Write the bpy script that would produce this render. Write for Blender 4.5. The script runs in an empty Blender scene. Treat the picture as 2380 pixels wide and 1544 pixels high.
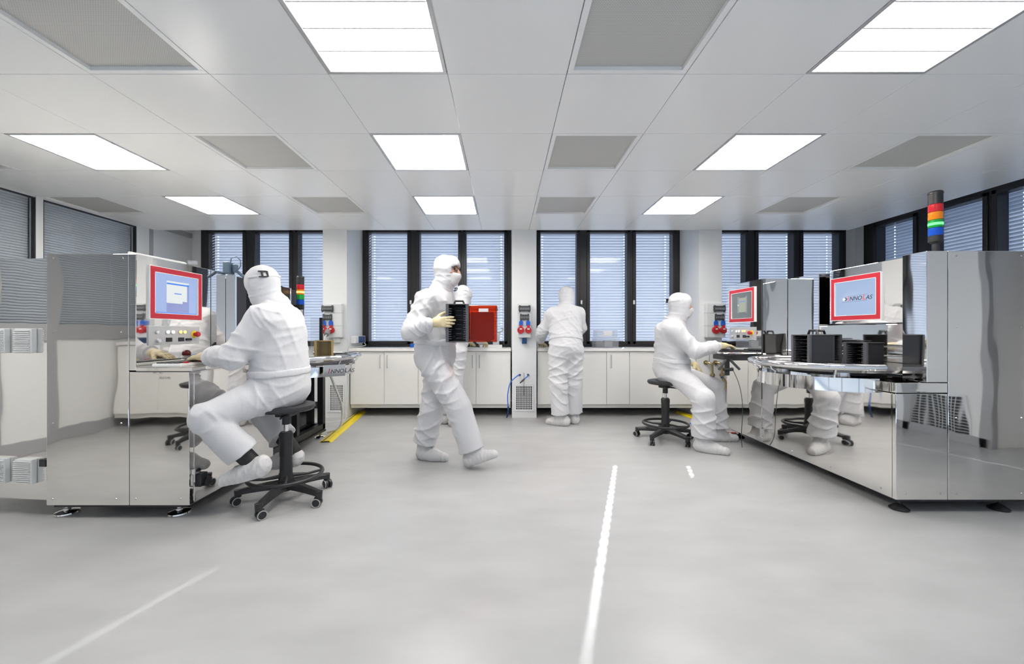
import bpy, bmesh, math, random
import numpy as np
from mathutils import Vector, Matrix
random.seed(4)
PI = math.pi
scn = bpy.context.scene
COL = scn.collection

# ------------------------------------------------------------------ camera, sky, sun, exposure
FPX, VX, VY, CAMH = 925.0, 1172.0, 772.0, 1.14
cam_d = bpy.data.cameras.new('camera')
cam_d.sensor_fit = 'HORIZONTAL'; cam_d.sensor_width = 36.0
cam_d.lens = 36.0 * FPX / 2380.0
cam_d.shift_x = (1190.0 - VX) / 2380.0
cam_d.clip_start = 0.02
cam = bpy.data.objects.new('camera', cam_d); COL.objects.link(cam)
cam.location = (0, 0, CAMH); cam.rotation_euler = (PI / 2, 0, 0)
scn.camera = cam

world = bpy.data.worlds.new('sky'); scn.world = world; world.use_nodes = True
bg = world.node_tree.nodes['Background']
bg.inputs[0].default_value = (0.62, 0.77, 1.0, 1); bg.inputs[1].default_value = 1.25

sun_d = bpy.data.lights.new('sun', 'SUN'); sun_d.energy = 7.5; sun_d.angle = math.radians(0.46)
sun_d.color = (1.0, 0.97, 0.93)
sun = bpy.data.objects.new('sun', sun_d); COL.objects.link(sun)
sdir = Vector((-0.33, -1.0, -0.4865))
sun.rotation_euler = sdir.to_track_quat('-Z', 'Y').to_euler(); sun.location = (3, 12, 8)

LAMP = 14.0            # radiance of the fluorescent ceiling panels
vs = scn.view_settings
vs.view_transform = 'Standard'; vs.look = 'None'; vs.exposure = 0.62; vs.gamma = 1.0; vs.use_curve_mapping = False

# ------------------------------------------------------------------ helpers
def W(px, py, z):
    return Vector(((px - VX) * z / FPX, z, CAMH - (py - VY) * z / FPX))

def mat(name, col, rough=0.5, metal=0.0, spec=0.5, emit=None, estr=0.0, trans=0.0, alpha=1.0, coat=0.0, bump=None, vary=None):
    m = bpy.data.materials.new(name); m.use_nodes = True
    nt = m.node_tree; b = nt.nodes['Principled BSDF']
    b.inputs['Base Color'].default_value = (*col, 1)
    b.inputs['Roughness'].default_value = rough; b.inputs['Metallic'].default_value = metal
    b.inputs['Specular IOR Level'].default_value = spec
    b.inputs['Transmission Weight'].default_value = trans
    b.inputs['Alpha'].default_value = alpha
    b.inputs['Coat Weight'].default_value = coat
    if emit: b.inputs['Emission Color'].default_value = (*emit, 1); b.inputs['Emission Strength'].default_value = estr
    tc = None
    if bump or vary:
        tc = nt.nodes.new('ShaderNodeTexCoord')
    if bump:
        sc, st, dist, scale3 = bump
        mp = nt.nodes.new('ShaderNodeMapping'); mp.inputs['Scale'].default_value = scale3
        nz = nt.nodes.new('ShaderNodeTexNoise'); nz.inputs['Scale'].default_value = sc; nz.inputs['Detail'].default_value = 2
        bp = nt.nodes.new('ShaderNodeBump'); bp.inputs['Strength'].default_value = st; bp.inputs['Distance'].default_value = dist
        nt.links.new(tc.outputs['Object'], mp.inputs[0]); nt.links.new(mp.outputs[0], nz.inputs['Vector'])
        nt.links.new(nz.outputs['Fac'], bp.inputs['Height']); nt.links.new(bp.outputs[0], b.inputs['Normal'])
    if vary:
        sc, amt, det, scale3 = vary
        mp = nt.nodes.new('ShaderNodeMapping'); mp.inputs['Scale'].default_value = scale3
        nz = nt.nodes.new('ShaderNodeTexNoise'); nz.inputs['Scale'].default_value = sc; nz.inputs['Detail'].default_value = det
        rp = nt.nodes.new('ShaderNodeValToRGB')
        rp.color_ramp.elements[0].position = 0.3; rp.color_ramp.elements[1].position = 0.7
        rp.color_ramp.elements[0].color = (*[c * (1 - amt) for c in col], 1)
        rp.color_ramp.elements[1].color = (*[min(1, c * (1 + amt)) for c in col], 1)
        nt.links.new(tc.outputs['Object'], mp.inputs[0]); nt.links.new(mp.outputs[0], nz.inputs['Vector'])
        nt.links.new(nz.outputs['Fac'], rp.inputs[0]); nt.links.new(rp.outputs[0], b.inputs['Base Color'])
    return m

def glass_mat(name, tint=(1, 1, 1), ior=1.5, rough=0.0):
    m = bpy.data.materials.new(name); m.use_nodes = True; nt = m.node_tree
    for n in list(nt.nodes): nt.nodes.remove(n)
    o = nt.nodes.new('ShaderNodeOutputMaterial'); mx = nt.nodes.new('ShaderNodeMixShader')
    t = nt.nodes.new('ShaderNodeBsdfTransparent'); t.inputs[0].default_value = (*tint, 1)
    g = nt.nodes.new('ShaderNodeBsdfGlossy'); g.inputs['Roughness'].default_value = rough
    f = nt.nodes.new('ShaderNodeFresnel'); f.inputs[0].default_value = ior
    ge = nt.nodes.new('ShaderNodeNewGeometry'); sb = nt.nodes.new('ShaderNodeMath'); sb.operation = 'SUBTRACT'; sb.inputs[0].default_value = 1.0
    mu = nt.nodes.new('ShaderNodeMath'); mu.operation = 'MULTIPLY'          # reflect at the entry face only
    nt.links.new(ge.outputs['Backfacing'], sb.inputs[1]); nt.links.new(f.outputs[0], mu.inputs[0]); nt.links.new(sb.outputs[0], mu.inputs[1])
    nt.links.new(mu.outputs[0], mx.inputs[0]); nt.links.new(t.outputs[0], mx.inputs[1]); nt.links.new(g.outputs[0], mx.inputs[2])
    nt.links.new(mx.outputs[0], o.inputs[0]); return m

def slat_mat(name, col, transl, tcol, rough=0.35):
    m = bpy.data.materials.new(name); m.use_nodes = True; nt = m.node_tree
    b = nt.nodes['Principled BSDF']; o = nt.nodes['Material Output']
    b.inputs['Base Color'].default_value = (*col, 1); b.inputs['Roughness'].default_value = rough
    t = nt.nodes.new('ShaderNodeBsdfTranslucent'); t.inputs[0].default_value = (*tcol, 1)
    mx = nt.nodes.new('ShaderNodeMixShader'); mx.inputs[0].default_value = transl
    nt.links.new(b.outputs[0], mx.inputs[1]); nt.links.new(t.outputs[0], mx.inputs[2]); nt.links.new(mx.outputs[0], o.inputs[0])
    return m

def mesh_grid_mat(name, light, dark, bw, bh, mortar):
    m = bpy.data.materials.new(name); m.use_nodes = True; nt = m.node_tree; b = nt.nodes['Principled BSDF']
    tc = nt.nodes.new('ShaderNodeTexCoord'); br = nt.nodes.new('ShaderNodeTexBrick')
    br.inputs['Color1'].default_value = (*dark, 1); br.inputs['Color2'].default_value = (*dark, 1); br.inputs['Mortar'].default_value = (*light, 1)
    br.inputs['Scale'].default_value = 1.0; br.inputs['Brick Width'].default_value = bw; br.inputs['Row Height'].default_value = bh
    br.inputs['Mortar Size'].default_value = mortar; br.inputs['Mortar Smooth'].default_value = 0.1
    nt.links.new(tc.outputs['Object'], br.inputs['Vector']); nt.links.new(br.outputs['Color'], b.inputs['Base Color'])
    b.inputs['Roughness'].default_value = 0.5; return m

M = {}
M['floor'] = mat('floor_vinyl', (0.45, 0.45, 0.45), 0.31, spec=0.5, vary=(2.2, 0.075, 8, (1.0, 2.2, 1)))
M['ceil'] = mat('ceiling_tile_white', (0.93, 0.925, 0.905), 0.29, spec=0.55)
M['dark_gap'] = mat('ceiling_gap', (0.12, 0.12, 0.12), 0.8)
M['wall'] = mat('wall_white', (0.87, 0.87, 0.86), 0.45)
M['wallgrey'] = mat('wall_grey', (0.42, 0.42, 0.43), 0.45)
M['column'] = mat('column_panel', (0.84, 0.85, 0.85), 0.35)
M['alu'] = mat('aluminium_trim', (0.62, 0.62, 0.63), 0.35, metal=0.6)
M['black_frame'] = mat('window_black', (0.022, 0.021, 0.022), 0.35)
M['glass'] = glass_mat('window_glass', (0.96, 0.98, 1.0), 1.5)
M['slat'] = slat_mat('blind_slat', (0.60, 0.63, 0.68), 0.11, (0.74, 0.82, 1.0))
M['slat_grey'] = slat_mat('blind_slat_grey', (0.68, 0.69, 0.70), 0.05, (0.5, 0.5, 0.5))
M['steel'] = mat('polished_steel', (0.88, 0.865, 0.84), 0.03, metal=1.0, bump=(2.4, 0.24, 0.02, (1, 1, 0.45)))
M['steel_flat'] = mat('polished_steel_flat', (0.88, 0.87, 0.85), 0.06, metal=1.0)
M['steel_brushed'] = mat('brushed_steel', (0.66, 0.66, 0.66), 0.22, metal=1.0)
M['chrome'] = mat('chrome', (0.86, 0.86, 0.87), 0.05, metal=1.0)
M['gunmetal'] = mat('dark_steel', (0.22, 0.22, 0.23), 0.22, metal=0.9)
M['black'] = mat('black_plastic', (0.022, 0.022, 0.024), 0.38)
M['blackgloss'] = mat('black_gloss', (0.012, 0.012, 0.013), 0.08)
M['charcoal'] = mat('charcoal_vinyl', (0.035, 0.035, 0.038), 0.42)
M['rubber'] = mat('grey_rubber', (0.45, 0.45, 0.46), 0.6)
M['white_lam'] = mat('white_laminate', (0.88, 0.87, 0.84), 0.30)
M['worktop'] = mat('worktop_white', (0.88, 0.87, 0.85), 0.28)
M['plinth'] = mat('plinth_grey', (0.76, 0.75, 0.70), 0.4)
M['kick'] = mat('kick_black', (0.012, 0.012, 0.012), 0.5)
M['red'] = mat('red_lacquer', (0.55, 0.022, 0.040), 0.32)
M['darkred'] = mat('dark_red_plastic', (0.14, 0.012, 0.018), 0.12)
M['redsock'] = mat('red_socket', (0.50, 0.018, 0.025), 0.35)
M['blue'] = mat('blue_plastic', (0.012, 0.11, 0.55), 0.35)
M['bluedark'] = mat('dark_blue_plastic', (0.012, 0.045, 0.16), 0.4)
M['bluehose'] = mat('blue_hose', (0.03, 0.18, 0.72), 0.3)
M['greybox'] = mat('socket_box_grey', (0.72, 0.74, 0.74), 0.4)
M['greydark'] = mat('dark_grey_plastic', (0.055, 0.058, 0.062), 0.4)
M['greymid'] = mat('mid_grey_plastic', (0.26, 0.27, 0.28), 0.4)
M['panelgrey'] = mat('control_panel_grey', (0.56, 0.56, 0.56), 0.35, metal=0.3)
M['white'] = mat('white_plastic', (0.82, 0.82, 0.82), 0.4)
M['paper'] = mat('white_paper', (0.85, 0.85, 0.83), 0.7)
M['yellow'] = mat('yellow_ramp', (0.85, 0.66, 0.01), 0.4)
M['brass'] = mat('brass', (0.55, 0.44, 0.24), 0.25, metal=1.0)
M['redhose'] = mat('red_hose', (0.62, 0.05, 0.03), 0.4)
M['lampon'] = mat('lamp_diffuser', (0.9, 0.9, 0.9), 0.5, emit=(1.0, 0.965, 0.915), estr=LAMP)
M['louver'] = mat('lamp_louver', (0.80, 0.80, 0.80), 0.3)
M['perf'] = mesh_grid_mat('expanded_metal', (0.60, 0.59, 0.56), (0.16, 0.16, 0.155), 0.011, 0.0055, 0.0024)
M['cassette'] = mat('cassette_black', (0.030, 0.030, 0.033), 0.30)
M['cassette_edge'] = mat('cassette_grey', (0.10, 0.10, 0.11), 0.32)
M['amber'] = mat('amber_plastic', (0.55, 0.40, 0.16), 0.2, trans=0.4)
M['clear'] = glass_mat('clear_plastic', (0.88, 0.90, 0.92), 1.45, 0.05)
M['frost'] = slat_mat('frosted_plastic', (0.8, 0.82, 0.85), 0.5, (0.9, 0.93, 0.97), 0.3)
M['frost'].node_tree.nodes['Principled BSDF'].inputs['Alpha'].default_value = 0.25
_t = M['frost'].node_tree.nodes['Translucent BSDF']; _n = M['frost'].node_tree
_tr = _n.nodes.new('ShaderNodeBsdfTransparent'); _tr.inputs[0].default_value = (0.95, 0.96, 0.98, 1); _n.links.new(_tr.outputs[0], _n.nodes['Mix Shader'].inputs[2]); _n.nodes.remove(_t)
M['redbox'] = glass_mat('red_translucent', (0.98, 0.45, 0.22), 1.45, 0.08)
M['redcore'] = mat('dark_red_core', (0.22, 0.09, 0.08), 0.35)
M['suit'] = mat('cleanroom_fabric', (0.68, 0.68, 0.70), 0.75, spec=0.25, bump=(22, 0.22, 0.012, (1, 1, 0.7)))
M['shoe'] = mat('shoe_cover', (0.66, 0.65, 0.65), 0.8, spec=0.2, bump=(40, 0.45, 0.01, (1, 1, 0.5)))
M['glove'] = mat('latex_glove', (0.66, 0.56, 0.34), 0.5, bump=(60, 0.2, 0.004, (1, 1, 1)))
M['skin'] = mat('skin', (0.56, 0.31, 0.22), 0.5)
M['eye'] = mat('eye_dark', (0.03, 0.02, 0.018), 0.15)
M['mask'] = mat('face_mask', (0.70, 0.70, 0.70), 0.7)
M['strap'] = mat('black_strap', (0.015, 0.015, 0.015), 0.5)
M['seam'] = mat('suit_seam', (0.76, 0.76, 0.78), 0.7)
M['bluegrey'] = mat('blue_grey_metal', (0.10, 0.15, 0.21), 0.35)
M['b_red'] = mat('beacon_red', (0.62, 0.02, 0.03), 0.15)
M['b_orange'] = mat('beacon_orange', (0.85, 0.26, 0.01), 0.15)
M['b_green'] = mat('beacon_green', (0.01, 0.35, 0.05), 0.15)
M['b_greenlit'] = mat('beacon_green_lit', (0.02, 0.6, 0.08), 0.2, emit=(0.12, 1.0, 0.18), estr=1.6)
M['b_orangelit'] = mat('beacon_orange_lit', (0.9, 0.4, 0.05), 0.2, emit=(1.0, 0.55, 0.12), estr=2.0)
M['b_blue'] = mat('beacon_blue', (0.005, 0.08, 0.55), 0.15)
def emis(name, c, s): return mat(name, (0.02, 0.02, 0.02), 0.12, emit=c, estr=s)
M['scr_blue'] = emis('screen_blue', (0.30, 0.40, 0.66), 0.75)
M['scr_mid'] = emis('screen_mid', (0.24, 0.28, 0.55), 0.7)
M['scr_white'] = emis('screen_window', (0.70, 0.74, 0.74), 0.7)
M['scr_bar'] = emis('screen_bar', (0.05, 0.19, 0.70), 0.8)
M['scr_grey'] = emis('screen_grey', (0.17, 0.19, 0.19), 0.6)
M['scr_green'] = emis('screen_green', (0.40, 0.43, 0.33), 0.6)
M['scr_logo'] = emis('screen_logo_bg', (0.33, 0.44, 0.64), 0.72)
M['ink'] = mat('ink_dark', (0.02, 0.022, 0.04), 0.5)
M['inkred'] = mat('ink_red', (0.65, 0.03, 0.03), 0.5, emit=(0.8, 0.10, 0.08), estr=0.3)
M['lit_white'] = mat('button_white_lit', (0.9, 0.9, 0.9), 0.3, emit=(1, 1, 1), estr=1.2)
M['lit_amber'] = mat('button_amber_lit', (0.9, 0.6, 0.2), 0.3, emit=(1, 0.55, 0.12), estr=1.4)
M['wafer'] = mat('silicon_wafer', (0.30, 0.30, 0.33), 0.08, metal=1.0)

class MB:
    """collects shapes in world space; build() links them as one mesh object"""
    def __init__(s): s.bm = bmesh.new()
    def _xf(s, vs_, mtx):
        if mtx is not None: bmesh.ops.transform(s.bm, matrix=mtx, verts=vs_)
    def box(s, lo, hi, bev=0.0, mtx=None):
        r = bmesh.ops.create_cube(s.bm, size=1.0); v = r['verts']
        c = [(lo[i] + hi[i]) / 2 for i in range(3)]; d = [abs(hi[i] - lo[i]) for i in range(3)]
        bmesh.ops.scale(s.bm, vec=d, verts=v); bmesh.ops.translate(s.bm, vec=c, verts=v)
        if bev > 0:
            es = list({e for x in v for e in x.link_edges})
            rb = bmesh.ops.bevel(s.bm, geom=es, offset=min(bev, min(d) * 0.45), segments=2, affect='EDGES', profile=0.5)
            v = list({x for f in rb['faces'] for x in f.verts} | {x for x in v if x.is_valid})
        s._xf(v, mtx); return s
    def cyl(s, a, b, r, r2=None, seg=16, mtx=None, caps=True):
        a = Vector(a); b = Vector(b); d = b - a; L = d.length
        rr = bmesh.ops.create_cone(s.bm, cap_ends=caps, segments=seg, radius1=r, radius2=r if r2 is None else r2, depth=L)
        q = d.to_track_quat('Z', 'Y').to_matrix().to_4x4()
        bmesh.ops.transform(s.bm, matrix=Matrix.Translation((a + b) / 2) @ q, verts=rr['verts'])
        s._xf(rr['verts'], mtx); return s
    def lathe(s, prof, c=(0, 0, 0), seg=28, mtx=None):
        c = Vector(c); rings = []; allv = []
        for r, z in prof:
            if r < 1e-6: vs_ = [s.bm.verts.new(c + Vector((0, 0, z)))]
            else: vs_ = [s.bm.verts.new(c + Vector((r * math.cos(2 * PI * i / seg), r * math.sin(2 * PI * i / seg), z))) for i in range(seg)]
            rings.append(vs_); allv += vs_
        for A, B in zip(rings, rings[1:]):
            for i in range(seg):
                j = (i + 1) % seg
                a0, a1 = A[i % len(A)], A[j % len(A)]; b0, b1 = B[i % len(B)], B[j % len(B)]
                fs = []
                for q in (a0, a1, b1, b0):
                    if q not in fs: fs.append(q)
                if len(fs) > 2: s.bm.faces.new(fs)
        s._xf(allv, mtx); return s
    def tube(s, pts, r, seg=10, closed=False, caps=True):
        pts = [Vector(p) for p in pts]; n = len(pts); rings = []
        up = Vector((0, 0, 1)); prev = None
        for i in range(n):
            if closed: t = pts[(i + 1) % n] - pts[i - 1]
            else: t = pts[min(i + 1, n - 1)] - pts[max(i - 1, 0)]
            t.normalize()
            if prev is None:
                u = t.cross(up)
                if u.length < 1e-3: u = t.cross(Vector((1, 0, 0)))
            else: u = prev - t * prev.dot(t)
            u.normalize(); prev = u; w = t.cross(u)
            rr = r[i] if isinstance(r, (list, tuple)) else r
            rings.append([s.bm.verts.new(pts[i] + (u * math.cos(2 * PI * k / seg) + w * math.sin(2 * PI * k / seg)) * rr) for k in range(seg)])
        m = n if closed else n - 1
        for i in range(m):
            A, B = rings[i], rings[(i + 1) % n]
            for k in range(seg):
                s.bm.faces.new((A[k], A[(k + 1) % seg], B[(k + 1) % seg], B[k]))
        if caps and not closed:
            s.bm.faces.new(list(reversed(rings[0]))); s.bm.faces.new(rings[-1])
        return s
    def prism(s, poly, z0, z1, mtx=None):
        lo = [s.bm.verts.new((x, y, z0)) for x, y in poly]; hi = [s.bm.verts.new((x, y, z1)) for x, y in poly]
        s.bm.faces.new(list(reversed(lo))); s.bm.faces.new(hi)
        n = len(poly)
        for i in range(n): s.bm.faces.new((lo[i], lo[(i + 1) % n], hi[(i + 1) % n], hi[i]))
        s._xf(lo + hi, mtx); return s
    def arcband(s, c, r0, r1, a0, a1, z0, z1, n=40):
        cx, cy = c; rings = []
        for i in range(n + 1):
            a = a0 + (a1 - a0) * i / n; ca, sa = math.cos(a), math.sin(a)
            rings.append([s.bm.verts.new((cx + r * ca, cy + r * sa, z)) for r, z in ((r0, z0), (r1, z0), (r1, z1), (r0, z1))])
        for A, B in zip(rings, rings[1:]):
            for k in range(4): s.bm.faces.new((A[k], A[(k + 1) % 4], B[(k + 1) % 4], B[k]))
        s.bm.faces.new(rings[0]); s.bm.faces.new(list(reversed(rings[-1]))); return s
    def build(s, name, m, parent=None, smooth=None):
        off = wloc(parent) if parent else Vector((0, 0, 0))
        bmesh.ops.translate(s.bm, vec=-off, verts=s.bm.verts[:])
        bmesh.ops.recalc_face_normals(s.bm, faces=s.bm.faces[:])
        me = bpy.data.meshes.new(name); s.bm.to_mesh(me); s.bm.free()
        me.materials.append(m if not isinstance(m, str) else M[m])
        if smooth is not None:
            me.polygons.foreach_set('use_smooth', [True] * len(me.polygons))
            me.set_sharp_from_angle(angle=math.radians(smooth))
        o = bpy.data.objects.new(name, me); COL.objects.link(o)
        if parent: o.parent = parent
        return o

def wloc(o):
    v = Vector(o.location)
    while o.parent: o = o.parent; v += Vector(o.location)
    return v
def tag(o, label, cat, group=None, kind=None):
    o['label'] = label; o['category'] = cat
    if group: o['group'] = group
    if kind: o['kind'] = kind
    return o
def thing(name, label, cat, loc=(0, 0, 0), group=None, kind=None):
    o = bpy.data.objects.new(name, None); COL.objects.link(o); o.location = loc; o.empty_display_size = 0.1
    return tag(o, label, cat, group, kind)
def kids(o): return [c for c in COL.objects if c.parent == o]
def copy_tree(o, parent=None, depth=0):
    c = o.copy(); COL.objects.link(c)
    if parent: c.parent = parent
    for ch in kids(o): copy_tree(ch, c)
    return c
def struct(o, label, cat): return tag(o, label, cat, kind='structure')

def text_run(parent, runs, origin, right, up, size, name='lettering', shear=0.0):
    """runs: (string, material, scale) laid end to end along `right`"""
    right = Vector(right).normalized(); up = Vector(up).normalized(); nrm = right.cross(up)
    R = Matrix((right, up, nrm)).transposed().to_4x4()
    x = 0.0; off = wloc(parent)
    for s_, m_, k in runs:
        cu = bpy.data.curves.new(name, 'FONT'); cu.body = s_; cu.size = size * k; cu.extrude = 0.0004; cu.shear = shear
        cu.materials.append(M[m_])
        o = bpy.data.objects.new(name, cu); COL.objects.link(o)
        bpy.context.view_layer.update(); w = o.dimensions.x
        me = bpy.data.meshes.new_from_object(o.evaluated_get(bpy.context.evaluated_depsgraph_get())); bpy.data.objects.remove(o)
        o = bpy.data.objects.new(name, me); COL.objects.link(o)
        o.parent = parent
        o.matrix_local = Matrix.Translation(Vector(origin) + right * x - off) @ R
        x += w + size * 0.10
    return x

# ------------------------------------------------------------------ room shell
CEIL, XL, XR, YB, YE, YR = 2.494, -4.667, 4.56, 5.95, 5.27, -2.3
XW = 5.25
f = MB().box((-5.6, -1.0, -0.05), (5.6, 6.2, 0.0)).build('floor', 'floor'); struct(f, 'pale grey mottled vinyl floor of the cleanroom', 'floor')

LCOL = [-0.9225 + 0.625 * k for k in range(-7, 10)]
def light_at(ix, iy):   # tile index -> lamp, vent or plain tile
    if iy >= 0 and iy % 2 == 0 and ix % 4 == 0: return 'L'
    if iy >= 0 and iy % 2 == 0 and ix % 4 == 2: return 'V'
    return None
cb = MB(); lamps = []; vents = []
for iy in range(-7, 6):
    for ix in range(-7, 10):
        x0 = -0.9225 + 0.625 * ix; y0 = 1.465 + 0.625 * iy
        x1, y1 = x0 + 0.625, y0 + 0.625
        X0, X1, Y0, Y1 = max(x0, XL), min(x1, XR), max(y0, YR), min(y1, YE)
        if iy == 5: Y1 = YE
        if X1 - X0 < 0.02 or Y1 - Y0 < 0.02: continue
        k = light_at(ix, iy)
        full = (x0 >= XL - 0.01 and x1 <= XR + 0.01 and y0 >= YR - 0.01 and y1 <= YE + 0.01)
        if k and full:
            (lamps if k == 'L' else vents).append((x0, y0, ix, iy)); continue
        g = 0.0016
        cb.box((X0 + g, Y0 + g, CEIL), (X1 - g, Y1 - g, CEIL + 0.012), 0.0015)
# bulkhead behind the tiles and the higher strip over the windows
cb.box((XL - 0.1, YE, CEIL + 0.001), (XR, YE + 0.02, 2.80))
cb.box((XR, YR, CEIL + 0.001), (XR + 0.02, YE + 0.02, 2.80))
cb.box((-5.6, YE + 0.02, 2.76), (5.6, 6.0, 2.80)); cb.box((XR + 0.02, YR, 2.76), (5.6, YE + 0.02, 2.80))
ceil = cb.build('ceiling', 'ceil'); struct(ceil, 'white square ceiling tiles over the whole room', 'ceiling')
sl = MB().box((XL - 0.6, YR - 0.1, CEIL + 0.14), (XR + 0.02, YE, CEIL + 0.16)).build('ceiling_slab', 'dark_gap', ceil)

rows = {0: 'nearest row', 2: 'middle row', 4: 'back row', -2: 'unseen row', -4: 'rearmost unseen row', -6: 'rear'}
cols = {-4: 'left', 0: 'centre', 4: 'right', -6: 'far left', -2: 'left of centre', 2: 'right of centre', 6: 'far right'}
def make_lamp():
    t = thing('ceiling_light', '', 'ceiling light')
    a, b = 0.003, 0.622; c, d = 0.022, 0.603
    mb = MB()
    mb.box((a, a, -0.002), (b, c, 0.03), 0.002); mb.box((a, d, -0.002), (b, b, 0.03), 0.002)
    mb.box((a, c, -0.002), (c, d, 0.03), 0.002); mb.box((d, c, -0.002), (b, d, 0.03), 0.002)
    mb.build('frame', 'alu', t)
    MB().box((c, c, 0.022), (d, d, 0.028)).build('diffuser', 'lampon', t)
    for q in range(1, 4):
        y = c + (d - c) * q / 4
        MB().box((c, y - 0.004, 0.002), (d, y + 0.004, 0.022)).build('louver_blade', 'louver', t)
    return t
def make_vent():
    t = thing('ceiling_air_filter', '', 'air vent')
    a, b = 0.003, 0.622; c, d = 0.032, 0.593
    mb = MB()
    mb.box((a, a, 0), (b, c, 0.03), 0.0015); mb.box((a, d, 0), (b, b, 0.03), 0.0015)
    mb.box((a, c, 0), (c, d, 0.03), 0.0015); mb.box((d, c, 0), (b, d, 0.03), 0.0015)
    mb.build('frame', 'ceil', t)
    MB().box((c, c, 0.020), (d, d, 0.026)).build('perforated_plate', 'perf', t)
    return t
proto = None
for x0, y0, ix, iy in lamps:
    t = make_lamp() if proto is None else copy_tree(proto); proto = proto or t
    t.location = (x0, y0, CEIL)
    tag(t, 'lit square ceiling lamp with cross louvers, %s, %s column' % (rows[iy], cols[ix]), 'ceiling light', 'square ceiling lamps')
proto = None
for x0, y0, ix, iy in vents:
    t = make_vent() if proto is None else copy_tree(proto); proto = proto or t
    t.location = (x0, y0, CEIL)
    tag(t, 'square grey perforated ceiling air filter, %s, %s' % (rows[iy], cols[ix]), 'air vent', 'square ceiling air filters')

# back wall pieces
wb = MB()
wb.box((-5.6, YB, 0), (5.6, YB + 0.25, 0.93)); wb.box((-5.6, YB, 2.72), (5.6, YB + 0.25, 2.85))
for a, b in ((-5.6, -4.46), (-2.41, -2.085), (0.1026, 0.43), (2.59, 2.89), (5.025, 5.6)): wb.box((a, YB, 0.93), (b, YB + 0.25, 2.72))
o = wb.build('wall_back', 'wall'); struct(o, 'white back wall around and below the four window bays', 'wall')
o = MB().box((-4.66, YB - 0.012, 0.0), (5.24, YB, 0.10)).build('baseboard_back', 'kick'); struct(o, 'black skirting strip in the recess below the base cabinets', 'baseboard')
for nm, a, b, lab in (('column', -2.404, -2.085, 'white wall pillar behind the left table, left of the second window bay'),
                      ('column', 0.1026, 0.427, 'white wall pillar in the middle between the two central windows'),
                      ('column', 2.58, 2.883, 'white wall pillar behind the seated person at the right')):
    o = MB().box((a, YE + 0.001, 0), (b, YB, 2.76), 0.002).build(nm, 'column'); struct(o, lab, 'pillar')
# right wall
wr = MB()
wr.box((XW, 1.30, 0), (XW + 0.2, 5.76, 0.93)); wr.box((XW, 1.25, 2.72), (XW + 0.2, 6.2, 2.85))
wr.box((XW, 5.76, 0), (XW + 0.2, YB, 2.85)); wr.box((XW, 3.44, 0), (XW + 0.2, 3.56, 2.85)); wr.box((XW, 1.1, 0), (XW + 0.2, 1.30, 2.85))
wr.box((4.75, YR - 0.1, 0), (XW + 0.2, 1.10, 2.85))
o = wr.build('wall_right', 'wall'); struct(o, 'white right wall around the right-hand windows', 'wall')
o = MB().box((4.735, 1.04, 0), (4.80, 1.112, 2.80), 0.003).build('trim_1', 'wallgrey'); struct(o, 'grey end pillar beside the right-hand windows, seen in the right machine', 'trim')
tb = MB()
tb.box((4.735, 0.30, 0.0), (4.752, 0.40, 2.6)); tb.box((4.735, YR, 0), (4.752, 1.1, 0.09))
o = tb.build('trim_2', 'wallgrey'); struct(o, 'grey cover strips on the blank right wall', 'trim')
# rear wall (behind the photographer, seen in the polished steel)
rb_ = MB().box((-5.6, YR - 0.1, 0), (5.6, YR, 2.85)); rb_.box((XL, -0.60, 0), (-2.55, -0.50, 2.5)); o = rb_.build('wall_rear', 'wall'); struct(o, 'white rear wall reflected in the polished machines', 'wall')
rt = MB()
for x in (-1.2, 0.9, 3.2): rt.box((x, YR, 0), (x + 0.12, YR + 0.02, CEIL))
rt.box((XL, YR, 0), (4.7, YR + 0.012, 0.1)); o = rt.build('trim_3', 'wallgrey'); struct(o, 'grey strips on the rear wall', 'trim')
# left partition
lp = MB()
posts = [(3.952, 4.016), (2.86, 2.93)]
for a, b in posts: lp.box((XL - 0.05, a, 0), (XL + 0.018, b, CEIL + 0.05), 0.003)
lp.box((XL - 0.05, 5.035, 0), (XL + 0.018, 5.215, CEIL + 0.05), 0.003)
lp.box((XL - 0.06, YE - 0.02, 0), (XL, YB, 2.80))
lp.box((XL - 0.05, 2.4, 1.10), (XL + 0.012, 5.1, 1.22), 0.003); lp.box((XL - 0.05, 2.4, 0.0), (XL + 0.012, 5.1, 0.13), 0.003)
lp.box((XL - 0.05, YR, 2.475), (XL + 0.008, 5.1, CEIL + 0.08))
lwall = lp.build('wall_left', 'column')
gf = MB()
for a, b in ((1.74, 1.86), (0.66, 0.80), (-0.42, -0.30), (-1.50, -1.38)): gf.box((XL - 0.05, a, 0), (XL + 0.022, b, CEIL + 0.05), 0.003)
gf.box((XL - 0.05, YR, 1.06), (XL + 0.014, 2.4, 1.22), 0.003); gf.box((XL - 0.05, YR, 0.0), (XL + 0.014, 2.4, 0.13), 0.003)
gf.build('door_frame', 'wallgrey', lwall); struct(lwall, 'white framed glass partition along the left side', 'wall')
lg = MB().box((XL - 0.03, YR, 0.12), (XL - 0.01, 5.1, 1.12)); lg.build('panel', 'wall', lwall)
e = MB()
e.box((XL - 0.01, 5.216, 0), (XL + 0.02, 5.272, CEIL)); e.build('grey_strip', 'wallgrey', lwall)
g = MB()
for a, b in ((3.94, 3.953), (4.016, 4.024), (5.022, 5.036), (2.93, 2.94), (2.85, 2.86)):
    g.box((XL - 0.02, a, 1.22), (XL + 0.014, b, 2.476))
g.box((XL - 0.02, YR, 2.468), (XL + 0.013, 5.03, 2.477)); g.build('gasket', 'black', lwall)
gaps = [(4.016, 5.035), (2.93, 3.952), (1.85, 2.86), (0.77, 1.78), (-0.33, 0.70), (-1.41, -0.40)]
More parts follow.
